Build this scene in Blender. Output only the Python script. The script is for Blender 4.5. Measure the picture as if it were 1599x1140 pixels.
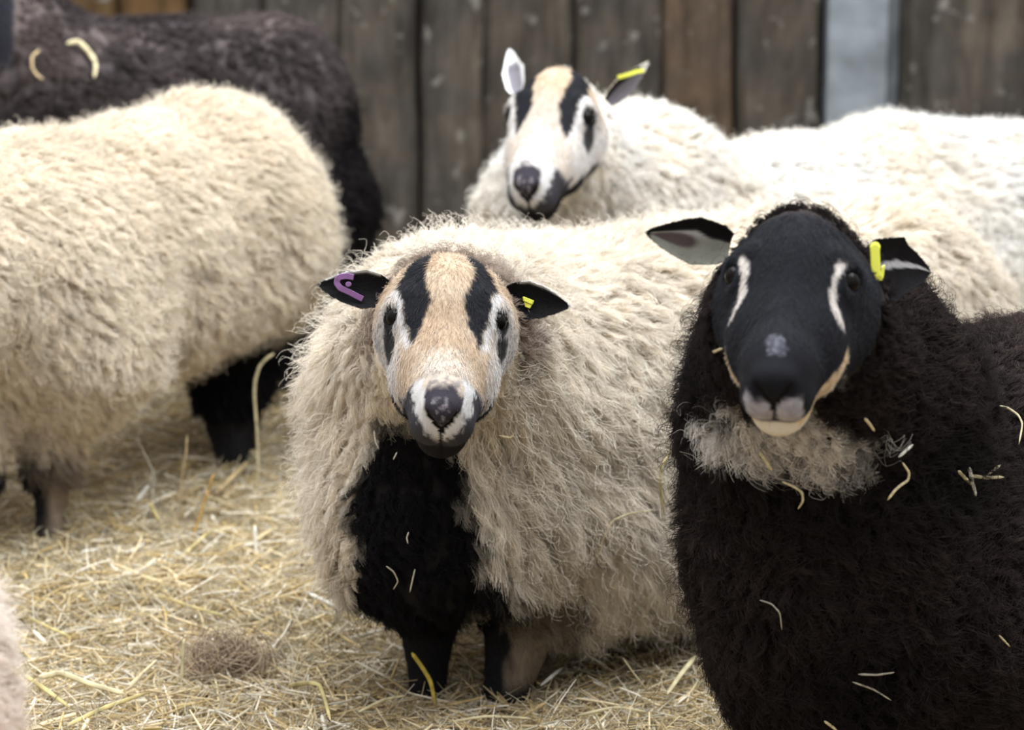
import bpy, math, os
import numpy as np
from mathutils import Vector, Matrix
from mathutils.bvhtree import BVHTree

for o in list(bpy.data.objects):
    bpy.data.objects.remove(o)
SC = bpy.context.scene
COL = SC.collection
rng = np.random.default_rng(11)
Q = 1.0                                   # overall strand density
F32 = np.float32

# ------------------------------------------------------------------ camera
W, H, FPX = 1599.0, 1140.0, 4440.0
CAM_Z = 1.163
PITCH = math.atan(1007.0 / FPX)
cam_d = bpy.data.cameras.new('camera')
cam = bpy.data.objects.new('camera', cam_d)
COL.objects.link(cam)
cam_d.sensor_fit = 'HORIZONTAL'
cam_d.sensor_width = 36.0
cam_d.lens = 36.0 * FPX / W
cam_d.clip_start = 0.05
cam_d.clip_end = 200
cam.location = (0, 0, CAM_Z)
cam.rotation_euler = (math.pi / 2 - PITCH, 0, 0)
cam_d.dof.use_dof = True
cam_d.dof.focus_distance = 3.02
cam_d.dof.aperture_fstop = 5.6
SC.camera = cam

FWD = np.array([0, math.cos(PITCH), -math.sin(PITCH)])
UPV = np.array([0, math.sin(PITCH), math.cos(PITCH)])
RGT = np.array([1.0, 0, 0])
CAM = np.array([0, 0, CAM_Z])


def ray(px, py):
    return FWD + (px - W / 2) / FPX * RGT + (H / 2 - py) / FPX * UPV


def P(px, py, d):
    return CAM + d * ray(px, py)


def G(px, py, z=0.0):
    r = ray(px, py)
    return CAM + r * ((z - CAM_Z) / r[2])


# ------------------------------------------------------------------ light
SC.view_settings.view_transform = 'Standard'
SC.view_settings.look = 'None'
SC.view_settings.gamma = 1
SC.view_settings.use_curve_mapping = False
SC.view_settings.exposure = 1.1
world = bpy.data.worlds.new('barn_daylight')
SC.world = world
world.use_nodes = True
nt = world.node_tree
nt.nodes.clear()
wo = nt.nodes.new('ShaderNodeOutputWorld')
bg = nt.nodes.new('ShaderNodeBackground')
tc = nt.nodes.new('ShaderNodeTexCoord')
sp = nt.nodes.new('ShaderNodeSeparateXYZ')
rp = nt.nodes.new('ShaderNodeValToRGB')
rp.color_ramp.elements[0].position = 0.30
rp.color_ramp.elements[0].color = (0.07, 0.066, 0.06, 1)
rp.color_ramp.elements[1].position = 0.95
rp.color_ramp.elements[1].color = (1.0, 1.0, 1.04, 1)
e = rp.color_ramp.elements.new(0.55)
e.color = (0.32, 0.32, 0.325, 1)
mp = nt.nodes.new('ShaderNodeMapRange')
mp.inputs['From Min'].default_value = -1
mp.inputs['From Max'].default_value = 1
nt.links.new(tc.outputs['Generated'], sp.inputs[0])
nt.links.new(sp.outputs['Z'], mp.inputs['Value'])
nt.links.new(mp.outputs[0], rp.inputs[0])
nt.links.new(rp.outputs[0], bg.inputs['Color'])
nt.links.new(bg.outputs[0], wo.inputs['Surface'])
bg.inputs['Strength'].default_value = 0.75

ld = bpy.data.lights.new('skylight', 'AREA')
ld.shape = 'RECTANGLE'
ld.size, ld.size_y = 4.5, 3.0
ld.energy = 158
ld.color = (0.88, 0.945, 1.0)
lo = bpy.data.objects.new('skylight', ld)
COL.objects.link(lo)
lo.location = (0.4, 3.4, 3.6)
lo.rotation_euler = (math.radians(6), 0, 0)

try:
    SC.cycles.max_bounces = 8
    SC.cycles.diffuse_bounces = 5
    SC.cycles.transmission_bounces = 4
    SC.cycles.use_denoising = True
    SC.cycles_curves.shape = 'RIBBONS'
    SC.cycles_curves.subdivisions = 2
except Exception:
    pass


# ------------------------------------------------------------------ helpers
def lin(c):
    c = np.asarray(c, float) / 255.0
    return np.where(c <= 0.04045, c / 12.92, ((c + 0.055) / 1.055) ** 2.4)


def nrm(v):
    v = np.asarray(v, float)
    return v / np.maximum(np.linalg.norm(v, axis=-1, keepdims=True), 1e-9)


def sstep(a, b, x):
    t = np.clip((x - a) / (b - a), 0, 1)
    return t * t * (3 - 2 * t)


_tab = np.random.default_rng(5).random((32, 32, 32)).astype(F32)


def vnoise(p, scale, seed=0):
    """smooth value noise in [-1,1]; p (...,3)"""
    q = np.asarray(p, F32) / scale + seed * 7.31
    i = np.floor(q).astype(np.int32)
    f = q - i
    f = f * f * (3 - 2 * f)
    i &= 31
    j = (i + 1) & 31
    x0, y0, z0 = i[..., 0], i[..., 1], i[..., 2]
    x1, y1, z1 = j[..., 0], j[..., 1], j[..., 2]
    fx, fy, fz = f[..., 0], f[..., 1], f[..., 2]
    a = _tab[x0, y0, z0] * (1 - fx) + _tab[x1, y0, z0] * fx
    b = _tab[x0, y1, z0] * (1 - fx) + _tab[x1, y1, z0] * fx
    c = _tab[x0, y0, z1] * (1 - fx) + _tab[x1, y0, z1] * fx
    d = _tab[x0, y1, z1] * (1 - fx) + _tab[x1, y1, z1] * fx
    return ((a * (1 - fy) + b * fy) * (1 - fz) + (c * (1 - fy) + d * fy) * fz) * 2 - 1


def vnoise3(p, scale, seed=0):
    return np.stack([vnoise(p, scale, seed + k * 3 + 1) for k in range(3)], -1)


def mesh_object(name, v, faces, mat=None, base=None, parent=None, smooth=True, col=None, location=None):
    """link one mesh; v in world coordinates, stored relative to base"""
    base = np.zeros(3) if base is None else np.asarray(base, float)
    me = bpy.data.meshes.new(name)
    fl = faces.tolist() if isinstance(faces, np.ndarray) else faces
    me.from_pydata((np.asarray(v) - base).tolist(), [], fl)
    if smooth:
        me.polygons.foreach_set('use_smooth', [True] * len(me.polygons))
    if col is not None:
        a = me.color_attributes.new('tint', 'FLOAT_COLOR', 'POINT')
        c4 = np.ones((len(v), 4), F32)
        c4[:, :3] = col
        a.data.foreach_set('color', c4.ravel())
    me.update()
    o = bpy.data.objects.new(name, me)
    COL.objects.link(o)
    if mat:
        me.materials.append(mat)
    if parent is not None:
        o.parent = parent
    else:
        o.location = base
    return o


def curve_object(name, pts, rad, col, mat, base=None, parent=None):
    """hair curves; pts (N,K,3) world, rad (N,K) or (N,1), col (N,3)"""
    base = np.zeros(3) if base is None else np.asarray(base, float)
    N, K, _ = pts.shape
    c = bpy.data.hair_curves.new(name)
    c.add_curves([K] * N)
    c.attributes['position'].data.foreach_set('vector', (pts - base).astype(F32).ravel())
    r = c.attributes.get('radius') or c.attributes.new('radius', 'FLOAT', 'POINT')
    r.data.foreach_set('value', np.broadcast_to(rad, (N, K)).astype(F32).ravel())
    a = c.attributes.new('tint', 'FLOAT_COLOR', 'CURVE')
    c4 = np.ones((N, 4), F32)
    c4[:, :3] = np.clip(col, 0, 1)
    a.data.foreach_set('color', c4.ravel())
    c.materials.append(mat)
    o = bpy.data.objects.new(name, c)
    COL.objects.link(o)
    if parent is not None:
        o.parent = parent
    else:
        o.location = base
    return o


def tag(o, label=None, cat=None, group=None, kind=None):
    for k, v in (('label', label), ('category', cat), ('group', group), ('kind', kind)):
        if v:
            o[k] = v
    return o


def material(name, color=None, rough=0.8, spec=0.3, attr=None, translucent=0.0, sheen=0.0, coat=0.0):
    m = bpy.data.materials.new(name)
    m.use_nodes = True
    n = m.node_tree
    b = n.nodes['Principled BSDF']
    b.inputs['Roughness'].default_value = rough
    b.inputs['Specular IOR Level'].default_value = spec
    b.inputs['Sheen Weight'].default_value = sheen
    b.inputs['Coat Weight'].default_value = coat
    if color is not None:
        b.inputs['Base Color'].default_value = (*color, 1)
    if attr:
        a = n.nodes.new('ShaderNodeAttribute')
        a.attribute_name = attr
        n.links.new(a.outputs['Color'], b.inputs['Base Color'])
        if translucent:
            t = n.nodes.new('ShaderNodeBsdfTranslucent')
            n.links.new(a.outputs['Color'], t.inputs['Color'])
            mx = n.nodes.new('ShaderNodeMixShader')
            mx.inputs[0].default_value = translucent
            n.links.new(b.outputs[0], mx.inputs[1])
            n.links.new(t.outputs[0], mx.inputs[2])
            n.links.new(mx.outputs[0], n.nodes['Material Output'].inputs['Surface'])
    return m


M_WOOL = material('wool', attr='tint', rough=0.9, spec=0.1, translucent=0.25)
M_FUR = material('short_hair', attr='tint', rough=0.6, spec=0.22)
M_SKIN = material('hide', attr='tint', rough=0.85, spec=0.15)
M_STRAW = material('straw', attr='tint', rough=0.42, spec=0.45, translucent=0.1)
M_EYE = material('eyeball', color=(0.006, 0.005, 0.004), rough=0.10, spec=0.10)
M_YTAG = material('yellow_plastic', color=tuple(lin([226, 226, 84])), rough=0.4, spec=0.4)
M_PTAG = material('purple_plastic', color=tuple(lin([122, 84, 128])), rough=0.4, spec=0.4)


# ------------------------------------------------------------------ implicit bodies
def smin(a, b, k):
    h = np.maximum(k - np.abs(a - b), 0) / k
    return np.minimum(a, b) - h * h * k * 0.25


def sd_ell(p, c, r, R=None):
    q = p - np.asarray(c, F32)
    if R is not None:
        q = q @ np.asarray(R, F32)
    r = np.asarray(r, F32)
    k0 = np.linalg.norm(q / r, axis=-1)
    k1 = np.linalg.norm(q / (r * r), axis=-1)
    return k0 * (k0 - 1) / np.maximum(k1, 1e-6)


def sd_cone(p, a, b, ra, rb):
    a = np.asarray(a, F32)
    b = np.asarray(b, F32)
    ba = b - a
    t = np.clip(((p - a) @ ba) / float(ba @ ba), 0, 1)
    return np.linalg.norm(p - (a + t[..., None] * ba), axis=-1) - (ra + (rb - ra) * t)


def ev(prims, p):
    f = None
    for pr in prims:
        if pr[0] == 'e':
            d = sd_ell(p, pr[1], pr[2], pr[3])
            k = pr[4]
        else:
            d = sd_cone(p, pr[1], pr[2], pr[3], pr[4])
            k = pr[5]
        f = d if f is None else smin(f, d, k)
    return f


# head in its own frame: l to the side, m towards the muzzle, d out of the face; origin on the face between the eyes
HEAD = [('e', (0, -.026, -.052), (.058, .060, .056), None, .02),
        ('c', (0, -.04, -.040), (0, .095, -.032), .040, .0295, .03),
        ('e', (.039, .042, -.062), (.027, .056, .042), None, .03),
        ('e', (-.039, .042, -.062), (.027, .056, .042), None, .03),
        ('c', (0, .0, -.095), (0, .100, -.070), .040, .029, .03),
        ('e', (.052, -.004, -.030), (.020, .026, .022), None, .018),
        ('e', (-.052, -.004, -.030), (.020, .026, .022), None, .018),
        ('c', (.046, -.016, -.010), (.064, -.011, -.030), .009, .008, .012),
        ('c', (-.046, -.016, -.010), (-.064, -.011, -.030), .009, .008, .012),
        ('e', (0, .110, -.042), (.0375, .036, .040), None, .022),
        ('e', (0, .133, -.020), (.022, .014, .015), None, .012),
        ('e', (.0165, .129, -.049), (.021, .021, .025), None, .009),
        ('e', (-.0165, .129, -.049), (.021, .021, .025), None, .009),
        ('e', (0, .115, -.082), (.031, .031, .020), None, .010)]
EYE = (.0590, .002, -.0265)


def head_sdf(q):
    f = ev(HEAD, q)
    a = np.array(q)
    a[..., 0] = np.abs(a[..., 0])
    ey = np.linalg.norm(a - np.array([.0655, .003, -.0215], F32), axis=-1) - .0108     # sockets
    f = -smin(-f, ey, .006)
    ns = sd_cone(a, (.003, .150, -.037), (.0175, .1435, -.0185), .0032, .0040)        # nostrils
    f = -smin(-f, ns, .004)
    ph = sd_cone(a, (0, .152, -.036), (0, .150, -.066), .0024, .0024)                # cleft of the lip
    f = -smin(-f, ph, .004)
    return f


class Head:
    def __init__(s, px, py, depth, pitch=28, yaw=0, roll=0, scale=1.0, wide=1.0):
        s.o = P(px, py, depth)
        t = nrm(CAM - s.o)
        u = nrm(np.cross(t, RGT))
        r = np.cross(u, t)
        a, b, g = map(math.radians, (pitch, yaw, roll))
        M = -u * math.cos(a) + t * math.sin(a)
        D = t * math.cos(a) + u * math.sin(a)
        B = np.stack([r, M, D], 0)
        for ax, an in ((u, b), (t, g)):
            R = np.array(Matrix.Rotation(an, 3, Vector(ax)))
            B = B @ R.T
        s.B, s.s, s.sv = B, scale, np.array([scale * wide, scale, scale])
        s.o = s.o - (np.array([0, .002, -.0265]) * scale) @ B      # the pixel given is the midpoint of the eyes

    def loc(s, p):
        return ((np.asarray(p, F32) - s.o.astype(F32)) @ s.B.T.astype(F32)) / s.sv.astype(F32)

    def world(s, q):
        return s.o + (np.asarray(q, float) * s.sv) @ s.B


def axis_points(lo, hi, coarse, fine=None, flo=0, fhi=0):
    if fine is None:
        return np.arange(lo, hi + coarse, coarse)
    out = [np.arange(flo, fhi + fine, fine)]
    x, h, left = out[0][0], fine, []
    while x > lo:
        h = min(h * 1.35, coarse)
        x -= h
        left.append(x)
    x, h, right = out[0][-1], fine, []
    while x < hi:
        h = min(h * 1.35, coarse)
        x += h
        right.append(x)
    return np.concatenate([left[::-1], out[0], right])


def surface_net(fun, xs, ys, zs):
    nx, ny, nz = len(xs), len(ys), len(zs)
    f = np.empty((nx, ny, nz), F32)
    yy, zz = np.meshgrid(ys, zs, indexing='ij')
    step = max(1, int(400000 / (ny * nz)))
    for i in range(0, nx, step):
        xb = xs[i:i + step]
        p = np.empty((len(xb), ny, nz, 3), F32)
        p[..., 0] = xb[:, None, None]
        p[..., 1] = yy
        p[..., 2] = zz
        f[i:i + step] = fun(p)
    ins = f < 0
    c = [(i, j, k) for i in (0, 1) for j in (0, 1) for k in (0, 1)]
    sl = lambda A, i, j, k: A[i:nx - 1 + i, j:ny - 1 + j, k:nz - 1 + k]
    cnt = sum(sl(ins, *q).astype(np.int8) for q in c)
    act = (cnt > 0) & (cnt < 8)
    I, J, K = np.nonzero(act)
    acc = np.zeros((len(I), 3))
    num = np.zeros(len(I))
    ax = (xs, ys, zs)
    for q0 in c:
        for d in range(3):
            if q0[d]:
                continue
            q1 = list(q0)
            q1[d] = 1
            f0 = f[I + q0[0], J + q0[1], K + q0[2]]
            f1 = f[I + q1[0], J + q1[1], K + q1[2]]
            m = (f0 < 0) != (f1 < 0)
            t = np.where(m, f0 / np.where(m, f0 - f1, 1), 0)
            p0 = np.stack([xs[I + q0[0]], ys[J + q0[1]], zs[K + q0[2]]], -1)
            p1 = np.stack([xs[I + q1[0]], ys[J + q1[1]], zs[K + q1[2]]], -1)
            acc += np.where(m[:, None], p0 + (p1 - p0) * t[:, None], 0)
            num += m
    v = acc / num[:, None]
    vid = np.full(act.shape, -1, np.int64)
    vid[I, J, K] = np.arange(len(I))
    quads = []
    for d in range(3):
        a = [slice(1, -1)] * 3
        b = [slice(1, -1)] * 3
        a[d] = slice(0, -1)
        b[d] = slice(1, None)
        s0, s1 = ins[tuple(a)], ins[tuple(b)]
        idx = np.stack(np.nonzero(s0 != s1), -1)
        off = np.ones(3, int)
        off[d] = 0
        idx = idx + off
        e1, e2 = [(1, 2), (2, 0), (0, 1)][d]
        u1 = np.zeros(3, int); u1[e1] = 1
        u2 = np.zeros(3, int); u2[e2] = 1
        g = lambda q: vid[q[:, 0], q[:, 1], q[:, 2]]
        qd = np.stack([g(idx - u1 - u2), g(idx - u2), g(idx), g(idx - u1)], -1)
        inside0 = ins[idx[:, 0], idx[:, 1], idx[:, 2]]
        qd[~inside0] = qd[~inside0][:, ::-1]
        quads.append(qd)
    q = np.concatenate(quads)
    q = q[(q >= 0).all(1)]
    return v, q


def vert_normals(v, q):
    n = np.zeros_like(v)
    fn = np.cross(v[q[:, 2]] - v[q[:, 0]], v[q[:, 3]] - v[q[:, 1]])
    for k in range(4):
        np.add.at(n, q[:, k], fn)
    return nrm(n)


def sample_surface(v, n, q, count, weight=None):
    tri = np.concatenate([q[:, [0, 1, 2]], q[:, [0, 2, 3]]])
    a, b, c = v[tri[:, 0]], v[tri[:, 1]], v[tri[:, 2]]
    ar = np.linalg.norm(np.cross(b - a, c - a), axis=1)
    if weight is not None:
        ar = ar * weight[tri].mean(1)
    cs = np.cumsum(ar)
    t = np.searchsorted(cs, rng.random(count) * cs[-1])
    t = np.minimum(t, len(tri) - 1)
    r1 = np.sqrt(rng.random(count))
    r2 = rng.random(count)
    w = np.stack([1 - r1, r1 * (1 - r2), r1 * r2], -1)
    T = tri[t]
    return (v[T] * w[..., None]).sum(1), nrm((n[T] * w[..., None]).sum(1)), T, w


def make_ear(base, tip, facing, width, colour, cup=1.0, thick=.0045, nose=0.34, bend=0.0):
    """leaf-shaped cupped ear as a closed shell. colour(s, v, inner) -> (n,3)"""
    base, tip = np.asarray(base), np.asarray(tip)
    e = tip - base
    L = np.linalg.norm(e)
    e = e / L
    f = nrm(np.asarray(facing) - np.dot(facing, e) * e)
    w = np.cross(e, f)
    S, V = np.meshgrid(np.linspace(0, 1, 44), np.linspace(-1, 1, 25), indexing='ij')
    h = width * np.interp(S, [0, .12, nose, .6, .8, .92, .975, 1], [.55, .82, 1, .80, .50, .27, .14, .02])
    phi = np.radians(72 * (1 - S) + 28 * S) * cup
    wid = h * np.sin(phi * V) / np.sin(phi)
    dep = -h * (np.cos(phi * V) - np.cos(phi)) / np.sin(phi)
    q0 = base + e * (S * L)[..., None] + w * wid[..., None] + f * (dep - bend * L * S * S)[..., None]
    th = thick * np.sqrt(np.clip(1 - V * V, 0, 1)) * (1 - .4 * S)
    q1 = q0 - f * th[..., None] - f * 0.0008
    n = S.size
    ns, nv = S.shape
    ids = np.arange(n).reshape(ns, nv)
    a = np.stack([ids[:-1, :-1], ids[1:, :-1], ids[1:, 1:], ids[:-1, 1:]], -1).reshape(-1, 4)
    inn, out = a, a[:, ::-1] + n
    rim = []
    for j, flip in ((0, True), (nv - 1, False)):
        r = np.stack([ids[:-1, j], ids[1:, j], ids[1:, j] + n, ids[:-1, j] + n], -1)
        rim.append(r[:, ::-1] if not flip else r)
    end = np.stack([ids[-1, :-1], ids[-1, 1:], ids[-1, 1:] + n, ids[-1, :-1] + n], -1)
    v = np.concatenate([q0.reshape(-1, 3), q1.reshape(-1, 3)])
    q = np.concatenate([inn, out] + rim + [end])
    # inner side must face +f
    nn = vert_normals(v, q)
    if (nn[:n] @ f).mean() < 0:
        q = q[:, ::-1]
        nn = -nn
    s, vv = S.ravel(), V.ravel()
    col = np.concatenate([colour(s, vv, True), colour(s, vv, False)])
    flow = np.tile(e, (2 * n, 1))
    return v, q, nn, col, flow


def grow_locks(root, nor, L, col, flow, per, rad, spread, crimp, freq, conv=.75, K=7, lift=.6, wild=.3, nscale=.05, seed=1, colvar=.10):
    """woolly locks: root,nor (M,3); L (M,) lock length; flow (M,3) direction in which the lock falls"""
    Mn = len(root)
    d0 = nrm(nor + .30 * flow + wild * vnoise3(root, nscale, seed) + .18 * rng.normal(size=(Mn, 3)))
    d1 = nrm(flow + .12 * nor + wild * 1.2 * vnoise3(root, nscale * 1.3, seed + 20) + .15 * rng.normal(size=(Mn, 3)))
    e1 = nrm(np.cross(d1, nor + 1e-3 * rng.normal(size=(Mn, 3))))
    e2 = nrm(np.cross(e1, d1))
    ph = rng.random(Mn) * 6.283
    fr = freq * (0.7 + .6 * rng.random(Mn))
    # tangent frame at the root
    ta = nrm(np.cross(nor, rng.normal(size=(Mn, 3))))
    tb = np.cross(nor, ta)
    rr = spread * np.sqrt(rng.random((Mn, per)))
    aa = rng.random((Mn, per)) * 6.283
    off = rr[..., None] * (np.cos(aa)[..., None] * ta[:, None] + np.sin(aa)[..., None] * tb[:, None])
    ln = L[:, None] * (.72 + .36 * rng.random((Mn, per)))
    jit = rng.normal(size=(Mn, per, 3)) * .06
    t = np.linspace(0, 1, K)
    pts = np.empty((Mn, per, K, 3), F32)
    for k, tk in enumerate(t):
        b1, b2 = 2 * tk * (1 - tk), tk * tk
        gx = (d0 * (b1 * lift + b2 * lift))[:, None] + (d1 * (b2 * (1.08 - lift)))[:, None] + jit * (tk * tk)
        an = ph + fr * 6.283 * tk
        wv = (np.cos(an)[:, None] * e1 + .6 * np.sin(an)[:, None] * e2) * (crimp * tk ** .7)
        pts[:, :, k] = (root - .005 * nor)[:, None] + off * (1 - conv * tk) + gx * ln[..., None] + wv[:, None]
    pts = pts.reshape(Mn * per, K, 3)
    c = col * (1 + colvar * rng.normal(size=(Mn, 1)))
    c = np.repeat(c, per, 0) * (1 + .06 * rng.normal(size=(Mn * per, 1)))
    r = rad * (1 - .65 * t)[None, :] * (.8 + .4 * rng.random((Mn * per, 1)))
    return pts, r, c


SHEEP = {}


def build_sheep(key, label, prims, head, colour, wool_len, back, ears=(), coarse=.016, fine=.0032, locks=9000, per=18,
                rad=.0004, spread=.0075, crimp=.003, freq=2.0, fur=0, fur_len=.007, fur_rad=.00022, lock_len=.045,
                wild=.3, lift=.6, eyes=True, headshort=.5, feet=(), legz=.17, fall=.8, nscale=.05, conv=.75, colvar=.10, group='sheep in the straw pen'):
    hs = head
    pr_all = prims

    def fun(p):
        f = ev(pr_all, p)
        near = np.linalg.norm(p - hs.o.astype(F32), axis=-1)
        w = sstep(.12, .22, near)
        f = f - (.007 * vnoise(p, .075, 3) + .010 * vnoise(p, .17, 8)) * w * sstep(.12, .26, p[..., 2])
        m = near < .34
        if m.any():
            hq = head_sdf(hs.loc(p[m])) * hs.s
            f[m] = smin(f[m], hq, .022)
        return f

    lo = np.min([np.min([np.asarray(x[1]) - np.max(x[2]) for x in prims if x[0] == 'e'], 0),
                 np.min([np.minimum(x[1], x[2]) - max(x[3], x[4]) for x in prims if x[0] == 'c'], 0), hs.o - .27], 0) - .03
    hi = np.max([np.max([np.asarray(x[1]) + np.max(x[2]) for x in prims if x[0] == 'e'], 0),
                 np.max([np.maximum(x[1], x[2]) + max(x[3], x[4]) for x in prims if x[0] == 'c'], 0), hs.o + .27], 0) + .03
    lo[2] = max(lo[2], -.03)
    hb = np.array([hs.world((l, m, d)) for l in (-.08, .08) for m in (-.1, .175) for d in (-.14, .02)])
    flo, fhi = hb.min(0), hb.max(0)
    ax = [axis_points(lo[i], hi[i], coarse, fine, flo[i], fhi[i]) for i in range(3)]
    v, q = surface_net(fun, *ax)
    n = vert_normals(v, q)
    nb = len(v)
    hl = hs.loc(v)
    col = colour(v, n, hl)
    wl = wool_len(v, n, hl)
    for ft in feet:
        wl = wl * (1 - sstep(legz + .03, legz - .02, v[:, 2]) * sstep(.085, .065, np.linalg.norm(v[:, :2] - ft[:2], axis=1)))
    flow = np.zeros_like(v)
    kind = np.zeros(nb)                       # 0 body, 1 ear
    for er in ears:
        ev_, eq, en, ec, ef = er
        q = np.concatenate([q, eq + len(v)])
        v = np.concatenate([v, ev_])
        n = np.concatenate([n, en])
        col = np.concatenate([col, ec])
        wl = np.concatenate([wl, np.zeros(len(ev_))])
        flow = np.concatenate([flow, ef])
        kind = np.concatenate([kind, np.ones(len(ev_))])
    base = np.array([*(np.mean([x[1] for x in prims if x[0] == 'e'], 0)[:2]), 0])
    body = mesh_object('sheep', v, q, M_SKIN, base, col=np.clip(col, 0, 1))
    tag(body, label, 'sheep', group)
    SHEEP[key] = dict(v=v, q=q, obj=body, bvh=BVHTree.FromPolygons(v.tolist(), q.tolist()), base=base, head=hs)
    back = nrm(back)
    # wool, thinner on the sides turned away from the viewer
    tocam = nrm(CAM - v)
    vis = np.where((n * tocam).sum(1) > -.25, 1.0, .45)
    wgt = np.clip(wl, 0, 1) ** .5 * vis
    nl = int(locks * Q)
    root, nor, T, w = sample_surface(v, n, q, nl, wgt * (wl > .12))
    rl = (wl[T] * w).sum(1)
    rl = rl * (1 - .38 * np.clip(nor[:, 2], 0, 1))
    rl = rl * (1 - headshort * sstep(.24, .13, np.linalg.norm(root - hs.o, axis=1)))
    hlr = hs.loc(root)
    rc = colour(root, nor, hlr)
    g = np.array([0, 0, -1.0]) * fall + back * .35
    # over the head/neck the wool radiates from the poll
    rad_dir = nrm(root - hs.world((0, -.02, -.06)))
    wn = sstep(.30, .16, np.linalg.norm(root - hs.o, axis=1))[:, None]
    gg = g * (1 - .75 * wn) + rad_dir * .8 * wn
    fl = gg - (gg * nor).sum(1, keepdims=True) * nor
    fl = fl / np.maximum(np.linalg.norm(fl, axis=1, keepdims=True), .45)
    pts, r, c = grow_locks(root, nor, rl * lock_len, rc, nrm(fl), per, rad, spread, crimp, freq, wild=wild, lift=lift,
                           seed=len(SHEEP) * 40, nscale=nscale, conv=conv, colvar=colvar)
    # loose fly-away strands
    nf = int(nl * .8)
    pick = rng.integers(0, nl, nf)
    p2, r2, c2 = grow_locks(root[pick], nor[pick], rl[pick] * lock_len * 1.08, rc[pick], nrm(fl[pick]), 1, rad * .75, spread,
                            crimp * 2.2, freq * .8, wild=.8, lift=.95, seed=len(SHEEP) * 40 + 9, conv=0)
    curve_object('fleece', np.concatenate([pts, p2]), np.concatenate([r, r2]), np.concatenate([c, c2]), M_WOOL, base, body)
    # short hair on face, ears and legs
    if fur:
        sw = (wl < .25).astype(float) * vis
        root, nor, T, w = sample_surface(v, n, q, int(fur * Q), sw)
        hlr = hs.loc(root)
        ke = kind[T].max(1) > .5
        eye = np.linalg.norm(np.abs(hlr * [1, 0, 0]) + hlr * [0, 1, 1] - np.array([.0655, .003, -.0215]), axis=1)
        nost = (hlr[:, 1] > .132) & (np.abs(hlr[:, 0]) < .018) & (np.abs(hlr[:, 2] + .040 - 1.25 * np.abs(hlr[:, 0])) < .007) & ~ke
        keep = ((eye > .0118) | ke) & ~(nost & (rng.random(len(root)) < .75))
        root, nor, T, w, hlr, ke = root[keep], nor[keep], T[keep], w[keep], hlr[keep], ke[keep]
        rc = np.where(ke[:, None], (col[T] * w[..., None]).sum(1), colour(root, nor, hlr))
        onhead = (np.abs(hlr) < .2).all(1)
        # hair runs down the face and fans away from the midline
        whorl = np.stack([np.sign(hlr[:, 0]) * .35 * np.clip(np.abs(hlr[:, 0]) / .04, 0, 1), np.clip((hlr[:, 1] + .052) / .022 + .6 * vnoise(root, .008, 55), -.6, 1.0), 0 * hlr[:, 0]], -1)
        fd = whorl @ hs.B
        fd = np.where(onhead[:, None], fd, [0, 0, -1])
        fd = np.where(ke[:, None], (flow[T] * w[..., None]).sum(1), fd)
        fd = nrm(fd - (fd * nor).sum(1, keepdims=True) * nor)
        ln = fur_len * (.6 + .8 * rng.random(len(root))) * np.where(ke, .55, 1.0)
        ln = ln * (1 - .55 * (onhead & (hlr[:, 1] > .10) & ~ke))
        jt = rng.normal(size=root.shape) * .22
        t = np.linspace(0, 1, 4)[None, :, None]
        fd2 = nrm(fd + jt)
        fp = (root - .001 * nor)[:, None] + ln[:, None, None] * (fd2[:, None] * (.25 * t + .65 * t * t) + nor[:, None] * (.42 * t - .24 * t * t))
        fc = rc * (1 + .19 * rng.normal(size=(len(root), 1)))
        curve_object('short_coat', fp, fur_rad * (1 - .6 * np.linspace(0, 1, 4))[None, :] * np.ones((len(root), 1)), fc, M_FUR, base, body)
    if eyes:
        for s in (-1, 1):
            make_eye(hs.world((s * EYE[0], EYE[1], EYE[2])), 0.0120 * hs.s, hs, s, base, body)
    return body


def uv_sphere(c, r, nu=24, nv=16):
    v = [np.array([0, 0, 1.0])]
    for i in range(1, nv):
        a = math.pi * i / nv
        for j in range(nu):
            b = 2 * math.pi * j / nu
            v.append(np.array([math.sin(a) * math.cos(b), math.sin(a) * math.sin(b), math.cos(a)]))
    v.append(np.array([0, 0, -1.0]))
    f = []
    for j in range(nu):
        f.append((0, 1 + j, 1 + (j + 1) % nu))
        for i in range(nv - 2):
            a, b = 1 + i * nu + j, 1 + i * nu + (j + 1) % nu
            f.append((a, a + nu, b + nu, b))
        f.append((1 + (nv - 2) * nu + j, len(v) - 1, 1 + (nv - 2) * nu + (j + 1) % nu))
    return np.array(v) * r + np.asarray(c), f


def make_eye(c, r, hs, s, base, body):
    v, f = uv_sphere(c, r)
    return mesh_object('eye', v, f, M_EYE, base, body)


# ------------------------------------------------------------------ colours
CREAM = lin([236, 227, 212])
WHITE = lin([236, 234, 231])
TAN = lin([184, 160, 134])
PALE = lin([204, 201, 199])
BLACK = lin([32, 30, 32])
GREY = lin([150, 147, 150])
DARKBROWN = lin([58, 47, 43])
PINKGREY = lin([150, 130, 122])


def mix(a, b, t):
    return a + (b - a) * np.asarray(t)[..., None]


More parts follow.
